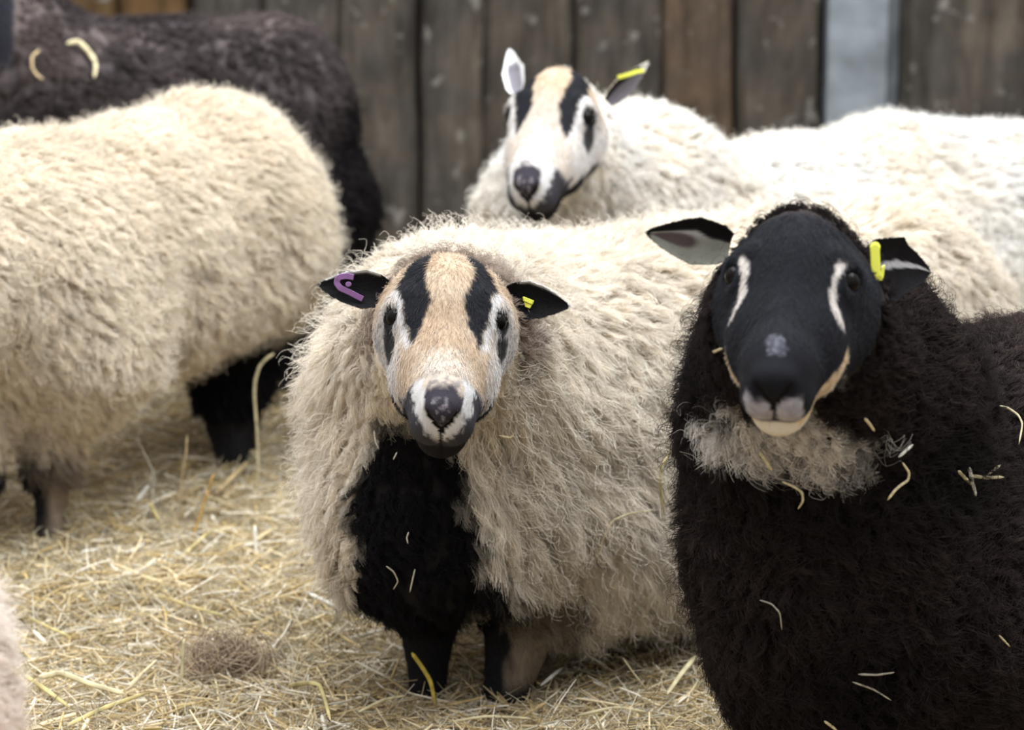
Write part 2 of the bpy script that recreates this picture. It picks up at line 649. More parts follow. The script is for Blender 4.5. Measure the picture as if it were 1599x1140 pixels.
def badger_face(p, hl, tanner=1.0):
    l, m, d = hl[:, 0], hl[:, 1], hl[:, 2]
    al = np.abs(l)
    nz = vnoise(p, .005, 2) * .0030 + vnoise(p, .018, 4) * .003
    fl = vnoise(p, .0035, 17)
    c = np.tile(TAN, (len(p), 1))
    c = mix(c, lin([196, 180, 158]), np.clip(.3 + .7 * vnoise(p, .02, 14), 0, 1) * .6)
    wmask = sstep(.045, .095, m) * sstep(.045, .015, al) * .42
    c = mix(c, PALE, np.clip(wmask + (1 - tanner) * .75 * sstep(-.04, .03, m) + .2 * fl * (m > .03), 0, 1))
    c = c * (1 - .22 * sstep(.1, .7, vnoise(p, .0028, 40)))[:, None]
    # cheeks: white hair mixed with tan
    side = sstep(.046, .062, al + nz) * sstep(-.05, .0, m)
    c = mix(c, PALE * .92, np.clip(side * (.75 + .3 * fl), 0, 1))
    # grizzled bridge above the nose
    c = mix(c, lin([105, 98, 98]), sstep(.088, .116, m) * sstep(.030, .012, al) * sstep(-.05, .6, fl) * .85)
    inner = np.interp(m, [-.10, -.0715, -.04, .002, .02, .049], [.018, .021, .0295, .0205, .0255, .039])
    outer = np.interp(m, [-.10, -.0715, -.04, -.02, .002, .022, .049], [.034, .044, .055, .0565, .0515, .0465, .040])
    st = sstep(inner - .0025, inner + .0015, al + nz) * sstep(outer + .002, outer - .002, al + nz) * (m > -.13) * (m < .051)
    c = mix(c, lin([27, 27, 31]), st)
    pale = sstep(outer, outer + .002, al + nz) * sstep(outer + .011, outer + .006, al + nz) * sstep(-.032, -.022, m) * sstep(.055, .045, m)
    c = mix(c, PALE, pale * .9)
    flk = sstep(outer + .002, outer + .006, al) * sstep(-.035, -.02, m) * sstep(.005, -.005, m) * sstep(.15, .5, fl)
    c = mix(c, lin([70, 68, 70]), flk * .7)
    ed = np.sqrt(((al - .066) / .85) ** 2 + (m - .004) ** 2 + (d + .024) ** 2)
    c = mix(c, BLACK * .6, sstep(.0165, .0140, ed + nz * .5))
    low = np.sqrt((al - .074) ** 2 + ((m - .024) * .8) ** 2 + ((d + .044) * .8) ** 2)
    c = mix(c, BLACK * .7, sstep(.0185, .013, low + nz) * .95)
    # muzzle: dark nose, white wings, grey lips, black chin
    s_ = d + .037 - 1.15 * al                       # height above the nostril line
    dark = lin([52, 48, 55])
    top = .116 + .35 * np.maximum(al - .010, 0)
    nose = sstep(top - .005, top + .004, m + nz) * sstep(.0265, .0215, al + nz) * (s_ > -.006)
    c = mix(c, dark, nose)
    c = mix(c, lin([150, 142, 148]), nose * sstep(.1, .6, fl) * sstep(.128, .138, m) * (al < .013) * .7)
    below = sstep(-.002, -.006, s_) * (m > .100)
    wing = sstep(.098, .106, m + nz + .25 * (al - .03)) * sstep(.0215, .0255, al + nz) * (d < -.002)
    band = np.clip(np.maximum(wing, below), 0, 1)
    c = mix(c, PALE, band)
    lips = band * sstep(-.019, -.030, s_ + nz * 1.5 + .25 * np.maximum(al - .02, 0) + .010 * fl)
    c = mix(c, lin([60, 58, 63]), lips)
    c = mix(c, lin([56, 54, 60]), below * sstep(.020, .010, al) * sstep(-.012, -.030, s_) * (.6 + .4 * fl))
    chin = sstep(-.0655, -.0705, d + nz * .6) * sstep(.06, .075, m)
    c = mix(c, BLACK * .6, chin)
    jaw = sstep(-.066, -.080, d + .35 * np.maximum(.085 - m, 0) + nz) * (m > .02)
    c = mix(c, BLACK * .7, jaw)
    mouthline = np.exp(-((d + .0665 - .42 * np.maximum(.118 - m, 0)) / .0028) ** 2) * (m > .088) * (al > .022)
    c = mix(c, BLACK * .5, mouthline * .9)
    nn = (m > .128) & (al < .0185) & (np.abs(d + .040 - al * 1.25) < .0042)
    c = np.where(nn[:, None], BLACK * .3, c)
    cl = (m > .125) & (al < .0026) & (d < -.034)
    return np.where(cl[:, None], BLACK * .3, c)


def face_weight(hl, top=-.081):
    """1 where the short-haired face is, 0 where wool starts"""
    l, m, d = hl[:, 0], hl[:, 1], hl[:, 2]
    back = np.interp(m, [-.1, -.06, -.02, .03, .08, .13], [-.030, -.045, -.085, -.108, -.112, -.105])
    w = sstep(back - .008, back + .008, d) * sstep(top - .007, top + .007, m)
    w = w * (np.abs(l) < .09) * (m < .19) * (d < .05)
    return w


# ================================================================== sheep facing the camera, centre
def leg(top, knee, foot, r0, r1, r2, k=.03):
    return [('c', top, knee, r0, r1, k), ('c', knee, foot, r1 * .95, r2, .015)]


def gz(p, z):
    return np.array([p[0], p[1], z])


def sheep_centre():
    hd = Head(697, 500, 3.03, pitch=42, yaw=0, roll=-2.5, scale=.985, wide=.905)
    sh, mid, ru = P(728, 655, 3.42), P(1010, 640, 3.66), P(1365, 555, 3.92)
    R = np.eye(3)
    fa, fb = G(668, 1105), G(787, 1112)
    kneeA = P(665, 1015, fa @ FWD - CAM @ FWD)
    dA = (fa - CAM) @ FWD
    dB = (fb - CAM) @ FWD
    hA, hB = ru + np.array([-.02, -.12, 0]), ru + np.array([.06, .10, 0])
    prims = [('e', sh, (.163, .178, .190), R, .06), ('e', mid, (.205, .20, .215), R, .12), ('e', ru, (.165, .175, .208), R, .12),
             ('e', P(655, 790, 3.32), (.108, .10, .140), R, .08),
             ('c', P(705, 560, 3.34), hd.world((0, -.035, -.085)), 0.135, .080, .06),
             ('c', P(1010, 800, 3.62), P(1060, 850, 3.64), .12, .12, .10), ('e', P(885, 800, 3.50), (.125, .12, .125), R, .12),
             ('e', P(1190, 590, 3.80), (.17, .17, .205), R, .12), ('e', P(865, 610, 3.54), (.15, .16, .18), R, .12)]
    prims += leg(P(672, 905, dA + .02), P(668, 1000, dA), gz(fa, .01), .062, .027, .022)
    prims += leg(P(815, 900, dB + .06), P(808, 1000, dB), gz(fb, .01), .058, .036, .027)
    for h in (hA, hB):
        prims += leg(h + np.array([0, 0, -.1]), gz(h + np.array([.05, .02, 0]), .2), gz(h + np.array([.02, 0, 0]), .01), .09, .035, .024)
    fdir = nrm(np.array([-.36, -1.0, 0]))
    perp = np.array([-fdir[1], fdir[0], 0])

    def wool(v, n, hl):
        w = 1 - face_weight(hl)
        w = w * sstep(.04, .09, v[:, 2])
        r = v - sh
        ch = sstep(.085, .06, np.abs(r @ perp)) * (r @ fdir > .05) * (n @ fdir > 0)
        w = w * (1 - .5 * ch)
        return np.clip(w, .0, 1)

    def colour(p, n, hl):
        nz = vnoise(p, .03, 6) * .014 + vnoise(p, .009, 9) * .008
        c = mix(np.tile(CREAM, (len(p), 1)), lin([204, 193, 177]), np.clip(.35 + .5 * vnoise(p, .09, 5), 0, 1) * .5)
        r = p - sh
        # brown-grey ring of wool behind the poll
        pr = np.sqrt((hl[:, 0] / 1.35) ** 2 + (hl[:, 1] + .055) ** 2 + (np.minimum(hl[:, 2] + .06, 0) * .8) ** 2)
        c = mix(c, lin([140, 122, 108]), sstep(.135, .070, pr + nz * .8) * (hl[:, 1] < -.02) * .9)
        cx = r @ perp
        hw = np.interp(p[:, 2], [.13, .20, .30, .36, .42], [.11, .076, .064, .050, .042])
        ztop = P(640, 640, 3.18)[2]
        chest = sstep(hw + .008, hw - .008, np.abs(cx - .014) + nz) * (r @ fdir > .03) * sstep(ztop + .015, ztop - .02, p[:, 2] + nz)
        chest = np.maximum(chest, sstep(.200, .175, p[:, 2] + nz) * (n[:, 2] < .2) * sstep(-.12, -.09, cx) * sstep(.12, .09, cx) * (r @ fdir > -.05))
        under = sstep(.12, .09, p[:, 2] + nz) * np.maximum.reduce([sstep(.10, .08, np.linalg.norm(p[:, :2] - f[:2], axis=1)) for f in (fa, fb, hA, hB)])
        chest = np.maximum(chest, under)
        c = mix(c, BLACK * .8, chest)
        # far foreleg: tan behind, black in front
        lx = np.interp(p[:, 2], [0, .1, .2], [fb[0] - .004, fb[0] + .008, fb[0] + .0])
        nearB = (np.linalg.norm(p[:, :2] - fb[:2], axis=1) < .085) & (p[:, 2] < .17) & (p[:, 0] > fa[0] + .045)
        tanleg = nearB * sstep(-.006, .006, p[:, 0] - lx + nz * .6 + .05 * sstep(.10, .17, p[:, 2])) * sstep(.03, .05, p[:, 2])
        c = mix(c, lin([138, 125, 108]), tanleg)
        fw = face_weight(hl)
        fc = badger_face(p, hl)
        return mix(c, fc, fw)

    def ear_col_l(s, v, inner):
        c = np.tile(BLACK * .4, (len(s), 1))
        white = sstep(.80, .97, v) * (s > .12) * (s < .9) if inner else sstep(.25, .55, v) * (s > .1)
        return mix(c, WHITE, white * .9)

    def ear_col_r(s, v, inner):
        c = np.tile(BLACK * .4, (len(s), 1))
        white = sstep(.80, .97, -v) * (s > .2) if inner else sstep(.2, .5, -v) * (s > .1)
        return mix(c, WHITE, white * .9)

    t = nrm(CAM - hd.o)
    dE = 3.085
    ears = [make_ear(P(606, 455, dE), P(498, 445, dE + .01), t + .15 * UPV, .0215, ear_col_l, cup=.9),
            make_ear(P(789, 464, dE), P(888, 478, dE + .01), t - .05 * UPV, .0212, ear_col_r, cup=.75)]
    return build_sheep('centre', 'cream sheep with black and tan striped face and black chest, standing in the middle',
                       prims, hd, colour, wool, back=(.75, .6, 0), ears=ears, locks=13000, per=28, rad=.00036, spread=.0105,
                       crimp=.0032, freq=1.8, fur=120000, fur_len=.0068, lock_len=.062, wild=.45, lift=.46, conv=.9,
                       feet=(fa, fb, hA, hB), fall=1.0, legz=.105)


def sheep_black():
    hd = Head(1237, 437, 2.62, pitch=42, yaw=-7, roll=-3, scale=.965, wide=.90)
    ch, md, ru = P(1300, 850, 2.98), P(1590, 800, 3.17), P(1860, 790, 3.38)
    R = np.eye(3)
    hf = [G(1228, 1310), G(1375, 1330)]
    prims = [('e', ch, (.142, .155, .225), R, .08), ('e', md, (.19, .18, .205), R, .14), ('e', P(1725, 795, 3.27), (.17, .17, .19), R, .14), ('e', ru, (.18, .18, .20), R, .12),
             ('e', P(1500, 950, 3.08), (.19, .16, .13), R, .12), ('e', P(1290, 640, 2.90), (.122, .12, .13), R, .10),
             ('c', P(1290, 640, 2.92), hd.world((0, -.02, -.10)), .120, .082, .05)]
    for f in hf:
        prims += leg(gz(f, .24), gz(f, .14), gz(f, .01), .06, .03, .024)
    for dx, dy in ((.02, -.09), (.08, .09)):
        h = ru + np.array([dx, dy, 0])
        prims += leg(h + np.array([0, 0, -.08]), gz(h + np.array([.05, .02, 0]), .2), gz(h + np.array([.02, 0, 0]), .01), .09, .035, .024)

    def wool(v, n, hl):
        w = 1 - face_weight(hl, -.056)
        return np.clip(w * sstep(.04, .08, v[:, 2]), 0, 1)

    def colour(p, n, hl):
        nz = vnoise(p, .012, 6) * .010 + vnoise(p, .004, 9) * .004
        c = mix(np.tile(lin([34, 29, 29]), (len(p), 1)), lin([56, 47, 44]), np.clip(.4 + .6 * vnoise(p, .10, 5), 0, 1))
        c = mix(c, lin([76, 65, 62]), sstep(.12, .30, p[:, 0] - ch[0] + nz))
        l, m, d = hl[:, 0], hl[:, 1], hl[:, 2]
        al = np.abs(l)
        rc0 = P(1232, 655, 2.78)
        # pale ruff under the chin
        rz = np.sqrt(((p[:, 0] - rc0[0]) / .075) ** 2 + ((p[:, 2] - rc0[2]) / .036) ** 2) + .38 * vnoise(p, .028, 31)
        ruff = sstep(1.1, .85, rz + nz * 14) * (p[:, 1] < ch[1] + .02) * (n[:, 1] < .3)
        c = mix(c, lin([208, 201, 192]), ruff)
        fw = face_weight(hl, -.056)
        f = np.tile(lin([23, 23, 28]), (len(p), 1))
        # white bars inside the eyes
        bl = np.interp(m, [-.006, .010, .032, .050], [.0530, .0475, .0470, .0570])
        bar = sstep(.0046, .0026, np.abs(al - bl) + nz * .25) * sstep(-.008, -.003, m) * sstep(.054, .048, m)
        f = mix(f, lin([205, 196, 188]), bar)
        # star on the nose
        star = (.35 + .65 * sstep(-.4, .4, vnoise(p, .0018, 3))) * sstep(.0075, .002, np.sqrt(l * l * 1.6 + (m - .106) ** 2 * .6) + nz * 1.1)
        f = mix(f, lin([140, 140, 152]), star * .5)
        # pale lips and chin
        s_ = d + .037 - 1.15 * al
        lip = sstep(.110, .120, m) * sstep(-.007, -.013, s_ + nz * .5) * sstep(.034, .028, al + nz) * sstep(-.030, -.038, d + nz * .5)
        f = mix(f, lin([180, 175, 182]), lip * (.8 + .2 * vnoise(p, .004, 3)))
        chin = sstep(-.066, -.070, d + nz * .3) * (m > .08)
        f = mix(f, lin([224, 214, 198]), chin)
        jw = sstep(.0072 + .005 * (l > 0), .0052 + .005 * (l > 0), np.abs(d + .073 - .16 * np.maximum(.115 - m, 0)) + nz * .25 + .06 * np.maximum(.10 - m, 0)) * sstep(.052, .062, m) * (al > .022)
        f = mix(f, lin([212, 190, 156]), jw)
        mouth = np.exp(-((d + .0660) / .0020) ** 2) * (m > .105)
        f = mix(f, BLACK * .5, mouth * .85)
        nn = (m > .128) & (al < .0185) & (np.abs(d + .040 - al * 1.25) < .0042)
        f = np.where(nn[:, None], BLACK * .3, f)
        f = np.where(((m > .125) & (al < .0028) & (d < -.034) & (d > -.066))[:, None], BLACK * .3, f)
        return mix(c, f, fw)

    def ear_l(s, v, inner):
        if not inner:
            return np.tile(BLACK * .7, (len(s), 1))
        # upper rim black, then pale hair, dark pink hollow, pale lower half
        c = np.tile(lin([158, 158, 146]), (len(s), 1))
        u = v
        c = mix(c, lin([205, 203, 203]), sstep(-.1, .2, u) * sstep(.9, .4, s))
        hollow = sstep(1.15, .75, np.sqrt(((s - .66) / .30) ** 2 + ((u + .14 - .25 * (s - .6)) / .34) ** 2))
        c = mix(c, lin([84, 64, 68]), hollow * .85)
        c = mix(c, BLACK * .7, sstep(.22, .36, u + .25 * sstep(.45, .2, s)))
        return mix(c, BLACK * .7, sstep(.93, .97, s))

    def ear_r(s, v, inner):
        c = np.tile(BLACK * .8, (len(s), 1))
        if inner:
            st = sstep(.15, .08, np.abs(-v + .15 - .55 * s)) * (s > .05)
            c = mix(c, lin([205, 204, 206]), st)
        return c

    t = nrm(CAM - hd.o)
    ears = [make_ear(P(1142, 386, 2.70), P(1010, 364, 2.69), t * 1 - .35 * UPV, .0240, ear_l, cup=.85, nose=.42),
            make_ear(P(1352, 414, 2.69), P(1452, 426, 2.73), t + .25 * RGT, .031, ear_r, cup=.7, nose=.55)]
    return build_sheep('black', 'dark brown woolly sheep with black face, white eye bars and pale bib under its chin',
                       prims, hd, colour, wool, back=(.85, .5, 0), ears=ears, locks=20000, per=17, rad=.00036, spread=.0065,
                       crimp=.0048, freq=1.6, fur=90000, fur_len=.0055, lock_len=.040, wild=.6, lift=.6, fall=.6, nscale=.035, colvar=.28, conv=.85, feet=hf, legz=.06)


def sheep_back():
    hd = Head(858, 182, 4.17, pitch=42, yaw=-17, roll=-2, scale=1.05, wide=.90)
    sh, md, ru = P(985, 345, 4.46), P(1215, 375, 4.62), P(1400, 362, 4.80)
    R = np.eye(3)
    prims = [('e', sh, (.165, .165, .185), R, .08), ('e', md, (.17, .17, .165), R, .12), ('e', ru, (.205, .17, .190), R, .12),
             ('e', P(1560, 365, 4.9), (.14, .16, .18), R, .12),
             ('c', P(935, 320, 4.42), hd.world((0, -.02, -.105)), .120, .078, .05),
             ('c', P(850, 330, 4.40), P(900, 300, 4.42), .085, .10, .06)]
    for x, y in ((880, 640), (1000, 650)):
        f = P(x, y, 4.45)
        prims += leg(gz(f, .22), gz(f, .14), gz(f, .01), .06, .03, .024)
    for dx, dy in ((.12, -.08), (.17, .09)):
        h = ru + np.array([dx, dy, 0])
        prims += leg(h + np.array([0, 0, -.06]), gz(h + np.array([.05, .02, 0]), .2), gz(h + np.array([.02, 0, 0]), .01), .09, .035, .024)

    def wool(v, n, hl):
        return np.clip((1 - face_weight(hl)) * sstep(.12, .2, v[:, 2]), 0, 1)

    def colour(p, n, hl):
        c = mix(np.tile(WHITE, (len(p), 1)), CREAM, np.clip(.5 + .6 * vnoise(p, .1, 5), 0, 1) * .8)
        c = mix(c, BLACK, sstep(.17, .12, p[:, 2]))
        return mix(c, badger_face(p, hl, .45), face_weight(hl))

    def ear_l(s, v, inner):
        if inner:
            return mix(np.tile(lin([122, 118, 124]), (len(s), 1)), WHITE, np.maximum(sstep(.45, .8, np.abs(v)), sstep(.62, .75, s)))
        return np.tile(BLACK, (len(s), 1))

    def ear_r(s, v, inner):
        c = np.tile(lin([110, 106, 112]), (len(s), 1)) if inner else np.tile(lin([220, 205, 180]), (len(s), 1))
        if inner:
            c = mix(c, BLACK, sstep(.0, .35, -v))
            c = mix(c, WHITE, sstep(.78, .9, s))
        return c

    t = nrm(CAM - hd.o)
    ears = [make_ear(P(806, 142, 4.24), P(795, 76, 4.28), t - .35 * RGT, .0185, ear_l, cup=.8, nose=.5),
            make_ear(P(950, 160, 4.22), P(1012, 98, 4.22), t - .4 * UPV + .4 * RGT, .0165, ear_r, cup=.8)]
    return build_sheep('back', 'white sheep with striped black and cream face standing against the plank wall behind the others',
                       prims, hd, colour, wool, back=(1, .3, 0), ears=ears, coarse=.018, fine=.0038, locks=12000, per=15, rad=.0005,
                       spread=.0085, crimp=.003, freq=1.8, fur=36000, fur_len=.007, fur_rad=.0003, lock_len=.040, wild=.6, lift=.65, fall=.5)


def sheep_left():
    hd = Head(-330, 560, 3.72, pitch=40, yaw=-60, roll=0, scale=1.0)
    sh, md, ru = P(45, 432, 4.05), P(190, 396, 4.22), P(330, 352, 4.42)
    R = np.eye(3)
    f1, f2 = G(76, 868), G(-45, 890)
    h1, h2 = G(366, 752), G(378, 738)
    prims = [('e', sh, (.150, .16, .196), R, .09), ('e', md, (.17, .17, .192), R, .10), ('e', ru, (.172, .175, .200), R, .12),
             ('e', P(120, 548, 4.03), (.105, .10, .088), R, .07),
             ('c', P(45, 430, 4.05), P(-150, 405, 3.85), .16, .13, .08),
             ('c', P(-150, 440, 3.85), hd.world((0, -.03, -.09)), .12, .085, .06)]
    for f, x, y in ((f1, 78, 690), (f2, -35, 690)):
        d = (f - CAM) @ FWD
        prims += leg(P(x, y - 50, d), P(x, y + 75, d), gz(f, .01), .044, .0240, .020)
    for f, x, y in ((h1, 352, 590), (h2, 368, 585)):
        d = (f - CAM) @ FWD
        prims += leg(P(x, y - 60, d), P(x + 2, y + 60, d), gz(f, .01), .062, .034, .025)

    def wool(v, n, hl):
        w = (1 - face_weight(hl)) * sstep(.05, .10, v[:, 2])
        return np.clip(w, 0, 1)

    def colour(p, n, hl):
        nz = vnoise(p, .03, 6) * .014
        c = mix(np.tile(lin([234, 224, 207]), (len(p), 1)), lin([212, 197, 175]), np.clip(.3 + .6 * vnoise(p, .10, 5), 0, 1) * .6)
        lg = np.maximum.reduce([sstep(.11, .085, np.linalg.norm(p[:, :2] - f[:2], axis=1)) for f in (f1, f2, h1, h2)])
        c = mix(c, BLACK * .8, sstep(.165, .140, p[:, 2] + nz - .09 * (p[:, 1] > P(190, 400, 4.17)[1])) * lg)
        nearf = (np.linalg.norm(p[:, :2] - f1[:2], axis=1) < .06) & (p[:, 2] < .15)
        tn = nearf * sstep(-.008, .008, p[:, 0] - f1[0] + nz * .5 + .06 * sstep(.11, .16, p[:, 2]))
        c = mix(c, lin([140, 126, 110]), tn)
        return mix(c, badger_face(p, hl), face_weight(hl))

    return build_sheep('left', 'cream fleeced sheep on the left seen from its side, its head out of view',
                       prims, hd, colour, wool, back=(.9, .35, 0), coarse=.018, fine=.009, locks=17000, per=15, rad=.00046,
                       spread=.0085, crimp=.0030, freq=1.7, fur=12000, fur_len=.010, fur_rad=.0004, lock_len=.042, wild=.45, lift=.52, conv=.88, feet=(f1, f2, h1, h2), legz=.10)


def sheep_dark():
    hd = Head(-60, -60, 4.86, pitch=30, yaw=-10, roll=0, scale=1.0)
    sh, md, ru = P(120, 215, 5.08), P(280, 200, 5.14), P(430, 210, 5.10)
    R = np.eye(3)
    prims = [('e', sh, (.16, .17, .195), R, .08), ('e', md, (.18, .17, .195), R, .12), ('e', ru, (.135, .17, .205), R, .10),
             ('c', P(60, 150, 5.0), hd.world((0, -.03, -.09)), .135, .085, .06)]
    for x, d in ((90, 4.98), (150, 5.2)):
        f = P(x, 500, d)
        prims += leg(gz(f, .22), gz(f, .14), gz(f, .01), .06, .03, .024)
    for x, d in ((428, 4.80), (490, 5.14)):
        f = P(x, 500, d)
        prims += leg(gz(f, .32), gz(f + np.array([.01, .02, 0]), .19), gz(f, .01), .11, .065, .034)

    def wool(v, n, hl):
        return np.clip((1 - face_weight(hl)) * sstep(.08, .14, v[:, 2]), 0, 1)

    def colour(p, n, hl):
        c = mix(np.tile(lin([74, 66, 66]), (len(p), 1)), lin([112, 100, 97]), np.clip(.4 + .7 * vnoise(p, .09, 5), 0, 1))
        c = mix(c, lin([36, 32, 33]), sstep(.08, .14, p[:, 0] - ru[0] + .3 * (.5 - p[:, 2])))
        return mix(c, np.tile(lin([40, 40, 46]), (len(p), 1)), face_weight(hl))

    def ear_c(s, v, inner):
        return np.tile(lin([52, 54, 66]), (len(s), 1))

    t = nrm(CAM - hd.o)
    ears = [make_ear(P(10, -60, 4.92), P(-2, 50, 4.86), t + .5 * RGT, .017, ear_c, cup=.7),
            make_ear(P(-85, -50, 4.92), P(-150, -10, 4.9), t, .024, ear_c, cup=.7)]
    return build_sheep('dark', 'dark brown sheep standing behind the cream sheep on the left, straw caught on its neck',
                       prims, hd, colour, wool, back=(1, .1, 0), ears=ears, coarse=.02, fine=.009, locks=9000, per=13, rad=.00055,
                       spread=.010, crimp=.004, freq=1.5, fur=8000, fur_len=.008, fur_rad=.0004, lock_len=.034, wild=.7, lift=.65, fall=.4, colvar=.22)


def sheep_edge():
    hd = Head(-1500, 900, 2.0, pitch=20, yaw=-80, roll=0, scale=1.0)
    ru, md, sh = P(-281, 1095, 2.36), P(-650, 1060, 2.28), P(-1000, 1030, 2.2)
    R = np.eye(3)
    prims = [('e', ru, (.150, .16, .19), R, .08), ('e', md, (.18, .18, .19), R, .12), ('e', sh, (.17, .17, .19), R, .10),
             ('c', sh, hd.world((0, -.03, -.09)), .14, .085, .06)]
    for c0 in (ru, sh):
        for dy in (-.08, .08):
            f = c0 + np.array([0, dy, 0])
            prims += leg(gz(f, .24), gz(f, .14), gz(f, .01), .08, .035, .024)

    def wool(v, n, hl):
        return np.clip((1 - face_weight(hl)) * sstep(.1, .16, v[:, 2]), 0, 1)

    def colour(p, n, hl):
        c = mix(np.tile(lin([240, 230, 220]), (len(p), 1)), lin([226, 206, 190]), np.clip(.3 + .6 * vnoise(p, .1, 5), 0, 1) * .6)
        return mix(c, badger_face(p, hl), face_weight(hl))

    return build_sheep('edge', 'blurred pale woolly rump of a sheep at the lower left edge nearest the camera',
                       prims, hd, colour, wool, back=(1, .2, 0), coarse=.02, fine=.012, locks=6500, per=14, rad=.00045, spread=.009,
                       crimp=.003, freq=1.6, fur=0, lock_len=.040, wild=.5, eyes=True)


# ================================================================== setting
def build_wall():
    d = 6.0
    yw = P(800, 300, d)[1]
    pxm = FPX / d
    X = lambda px: (px - 799.5) / pxm
    zb, zt = -.02, 2.0
    edges = [-900, -780, -655, -530, -410, -290, -165, -45, 75, 190, 300, 415, 530, 655, 755, 895, 1030, 1146, 1284]
    edges2 = [1400, 1612, 1700, 1830, 1950, 2070, 2180, 2290]
    spans = list(zip(edges[:-1], edges[1:])) + list(zip(edges2[:-1], edges2[1:]))
    v, f, col = [], [], []
    rs = np.random.default_rng(3)
    for a, b in spans:
        gap = lambda q: .0006 if q in (755, 1030, 190, -45, 415, 530, 1700, 1950) else .003 + .004 * rs.random()
        x0, x1 = X(a) + gap(a), X(b) - gap(b)
        off = rs.uniform(-.012, .012)
        tone = rs.random()
        base = mix(lin([74, 70, 67])[None], lin([94, 89, 84])[None], [tone])[0]
        if a == 1030:
            base = lin([98, 85, 74])
        if a in (75, 190):
            base = lin([112, 88, 60])
        nx_, nz_ = 14, 40
        xs = np.linspace(0, 1, nx_)
        zs = np.linspace(zb, zt, nz_)
        g = np.zeros((nx_, nz_, 3))
        wob = .004 * vnoise(np.stack([np.full(nz_, a), np.zeros(nz_), zs * 1000], -1), 140, 3)
        g[..., 0] = x0 + (x1 - x0) * xs[:, None] + wob[None]
        g[..., 2] = zs[None]
        bev = np.minimum(xs, 1 - xs) * (x1 - x0)
        edge = .018 * np.clip(1 - bev / .016, 0, 1) ** 2
        pt = np.stack(np.broadcast_arrays(g[..., 0] * 3, 0 * g[..., 0], g[..., 2]), -1)
        g[..., 1] = yw + off + edge[:, None] - .005 * vnoise(pt, .06, 4) - .003 * vnoise(pt, .02, 8)
        i0 = len(v)
        v += g.reshape(-1, 3).tolist()
        ids = i0 + np.arange(nx_ * nz_).reshape(nx_, nz_)
        f += np.stack([ids[:-1, :-1], ids[1:, :-1], ids[1:, 1:], ids[:-1, 1:]], -1).reshape(-1, 4).tolist()
        # side cheeks and back
        bk = g[[0, -1]].copy()
        bk[..., 1] = yw + .06
        j0 = len(v)
        v += bk.reshape(-1, 3).tolist()
        bid = j0 + np.arange(2 * nz_).reshape(2, nz_)
        f += np.stack([bid[0, :-1], ids[0, :-1], ids[0, 1:], bid[0, 1:]], -1).tolist()
        f += np.stack([ids[-1, :-1], bid[1, :-1], bid[1, 1:], ids[-1, 1:]], -1).tolist()
        f += np.stack([bid[1, :-1], bid[0, :-1], bid[0, 1:], bid[1, 1:]], -1).tolist()
        f.append([ids[0, -1], ids[-1, -1], bid[1, -1], bid[0, -1]])
        f.append([ids[-1, 0], ids[0, 0], bid[0, 0], bid[1, 0]])
        col += [base] * (len(v) - i0)
    k = len(v)  # dark backing sheet, added behind the planks to stop light through the gaps
    v += [[X(-900), yw + .061, zb], [X(2290), yw + .061, zb], [X(2290), yw + .061, zt], [X(-900), yw + .061, zt]]
    v += [[X(-900), yw + .10, zb], [X(2290), yw + .10, zb], [X(2290), yw + .10, zt], [X(-900), yw + .10, zt]]
    f += [[k, k + 1, k + 2, k + 3], [k + 5, k + 4, k + 7, k + 6], [k, k + 3, k + 7, k + 4], [k + 1, k + 5, k + 6, k + 2], [k + 3, k + 2, k + 6, k + 7]]
    col += [lin([60, 54, 48])] * 8
    m = bpy.data.materials.new('weathered_planks')
    m.use_nodes = True
    n = m.node_tree
    b = n.nodes['Principled BSDF']
    b.inputs['Roughness'].default_value = .9
    b.inputs['Specular IOR Level'].default_value = .15
    at = n.nodes.new('ShaderNodeAttribute'); at.attribute_name = 'tint'
    tc = n.nodes.new('ShaderNodeTexCoord')
    mp = n.nodes.new('ShaderNodeMapping')
    mp.inputs['Scale'].default_value = (9, 9, 1.6)
    n1 = n.nodes.new('ShaderNodeTexNoise')
    n1.inputs['Scale'].default_value = 3.0; n1.inputs['Detail'].default_value = 6; n1.inputs['Roughness'].default_value = .65
    n2 = n.nodes.new('ShaderNodeTexNoise')
    n2.inputs['Scale'].default_value = 22; n2.inputs['Detail'].default_value = 4
    n3 = n.nodes.new('ShaderNodeTexNoise')
    n3.inputs['Scale'].default_value = 7; n3.inputs['Detail'].default_value = 3
    r1 = n.nodes.new('ShaderNodeValToRGB')
    r1.color_ramp.elements[0].position = .32; r1.color_ramp.elements[0].color = (.36, .35, .335, 1)
    r1.color_ramp.elements[1].position = .72; r1.color_ramp.elements[1].color = (1.12, 1.09, 1.04, 1)
    r2 = n.nodes.new('ShaderNodeValToRGB')
    r2.color_ramp.elements[0].position = .62; r2.color_ramp.elements[0].color = (0, 0, 0, 1)
    r2.color_ramp.elements[1].position = .70; r2.color_ramp.elements[1].color = (1, 1, 1, 1)
    r3 = n.nodes.new('ShaderNodeValToRGB')
    r3.color_ramp.elements[0].position = .4; r3.color_ramp.elements[0].color = (.75, .75, .75, 1)
    r3.color_ramp.elements[1].position = .65; r3.color_ramp.elements[1].color = (1.2, 1.12, 1.0, 1)
    mul = n.nodes.new('ShaderNodeMix'); mul.data_type = 'RGBA'; mul.blend_type = 'MULTIPLY'; mul.inputs[0].default_value = 1
    mul2 = n.nodes.new('ShaderNodeMix'); mul2.data_type = 'RGBA'; mul2.blend_type = 'MULTIPLY'; mul2.inputs[0].default_value = 1
    mx = n.nodes.new('ShaderNodeMix'); mx.data_type = 'RGBA'; mx.inputs['B'].default_value = (.175, .16, .14, 1)
    L = n.links.new
    L(tc.outputs['Object'], mp.inputs[0]); L(mp.outputs[0], n1.inputs['Vector'])
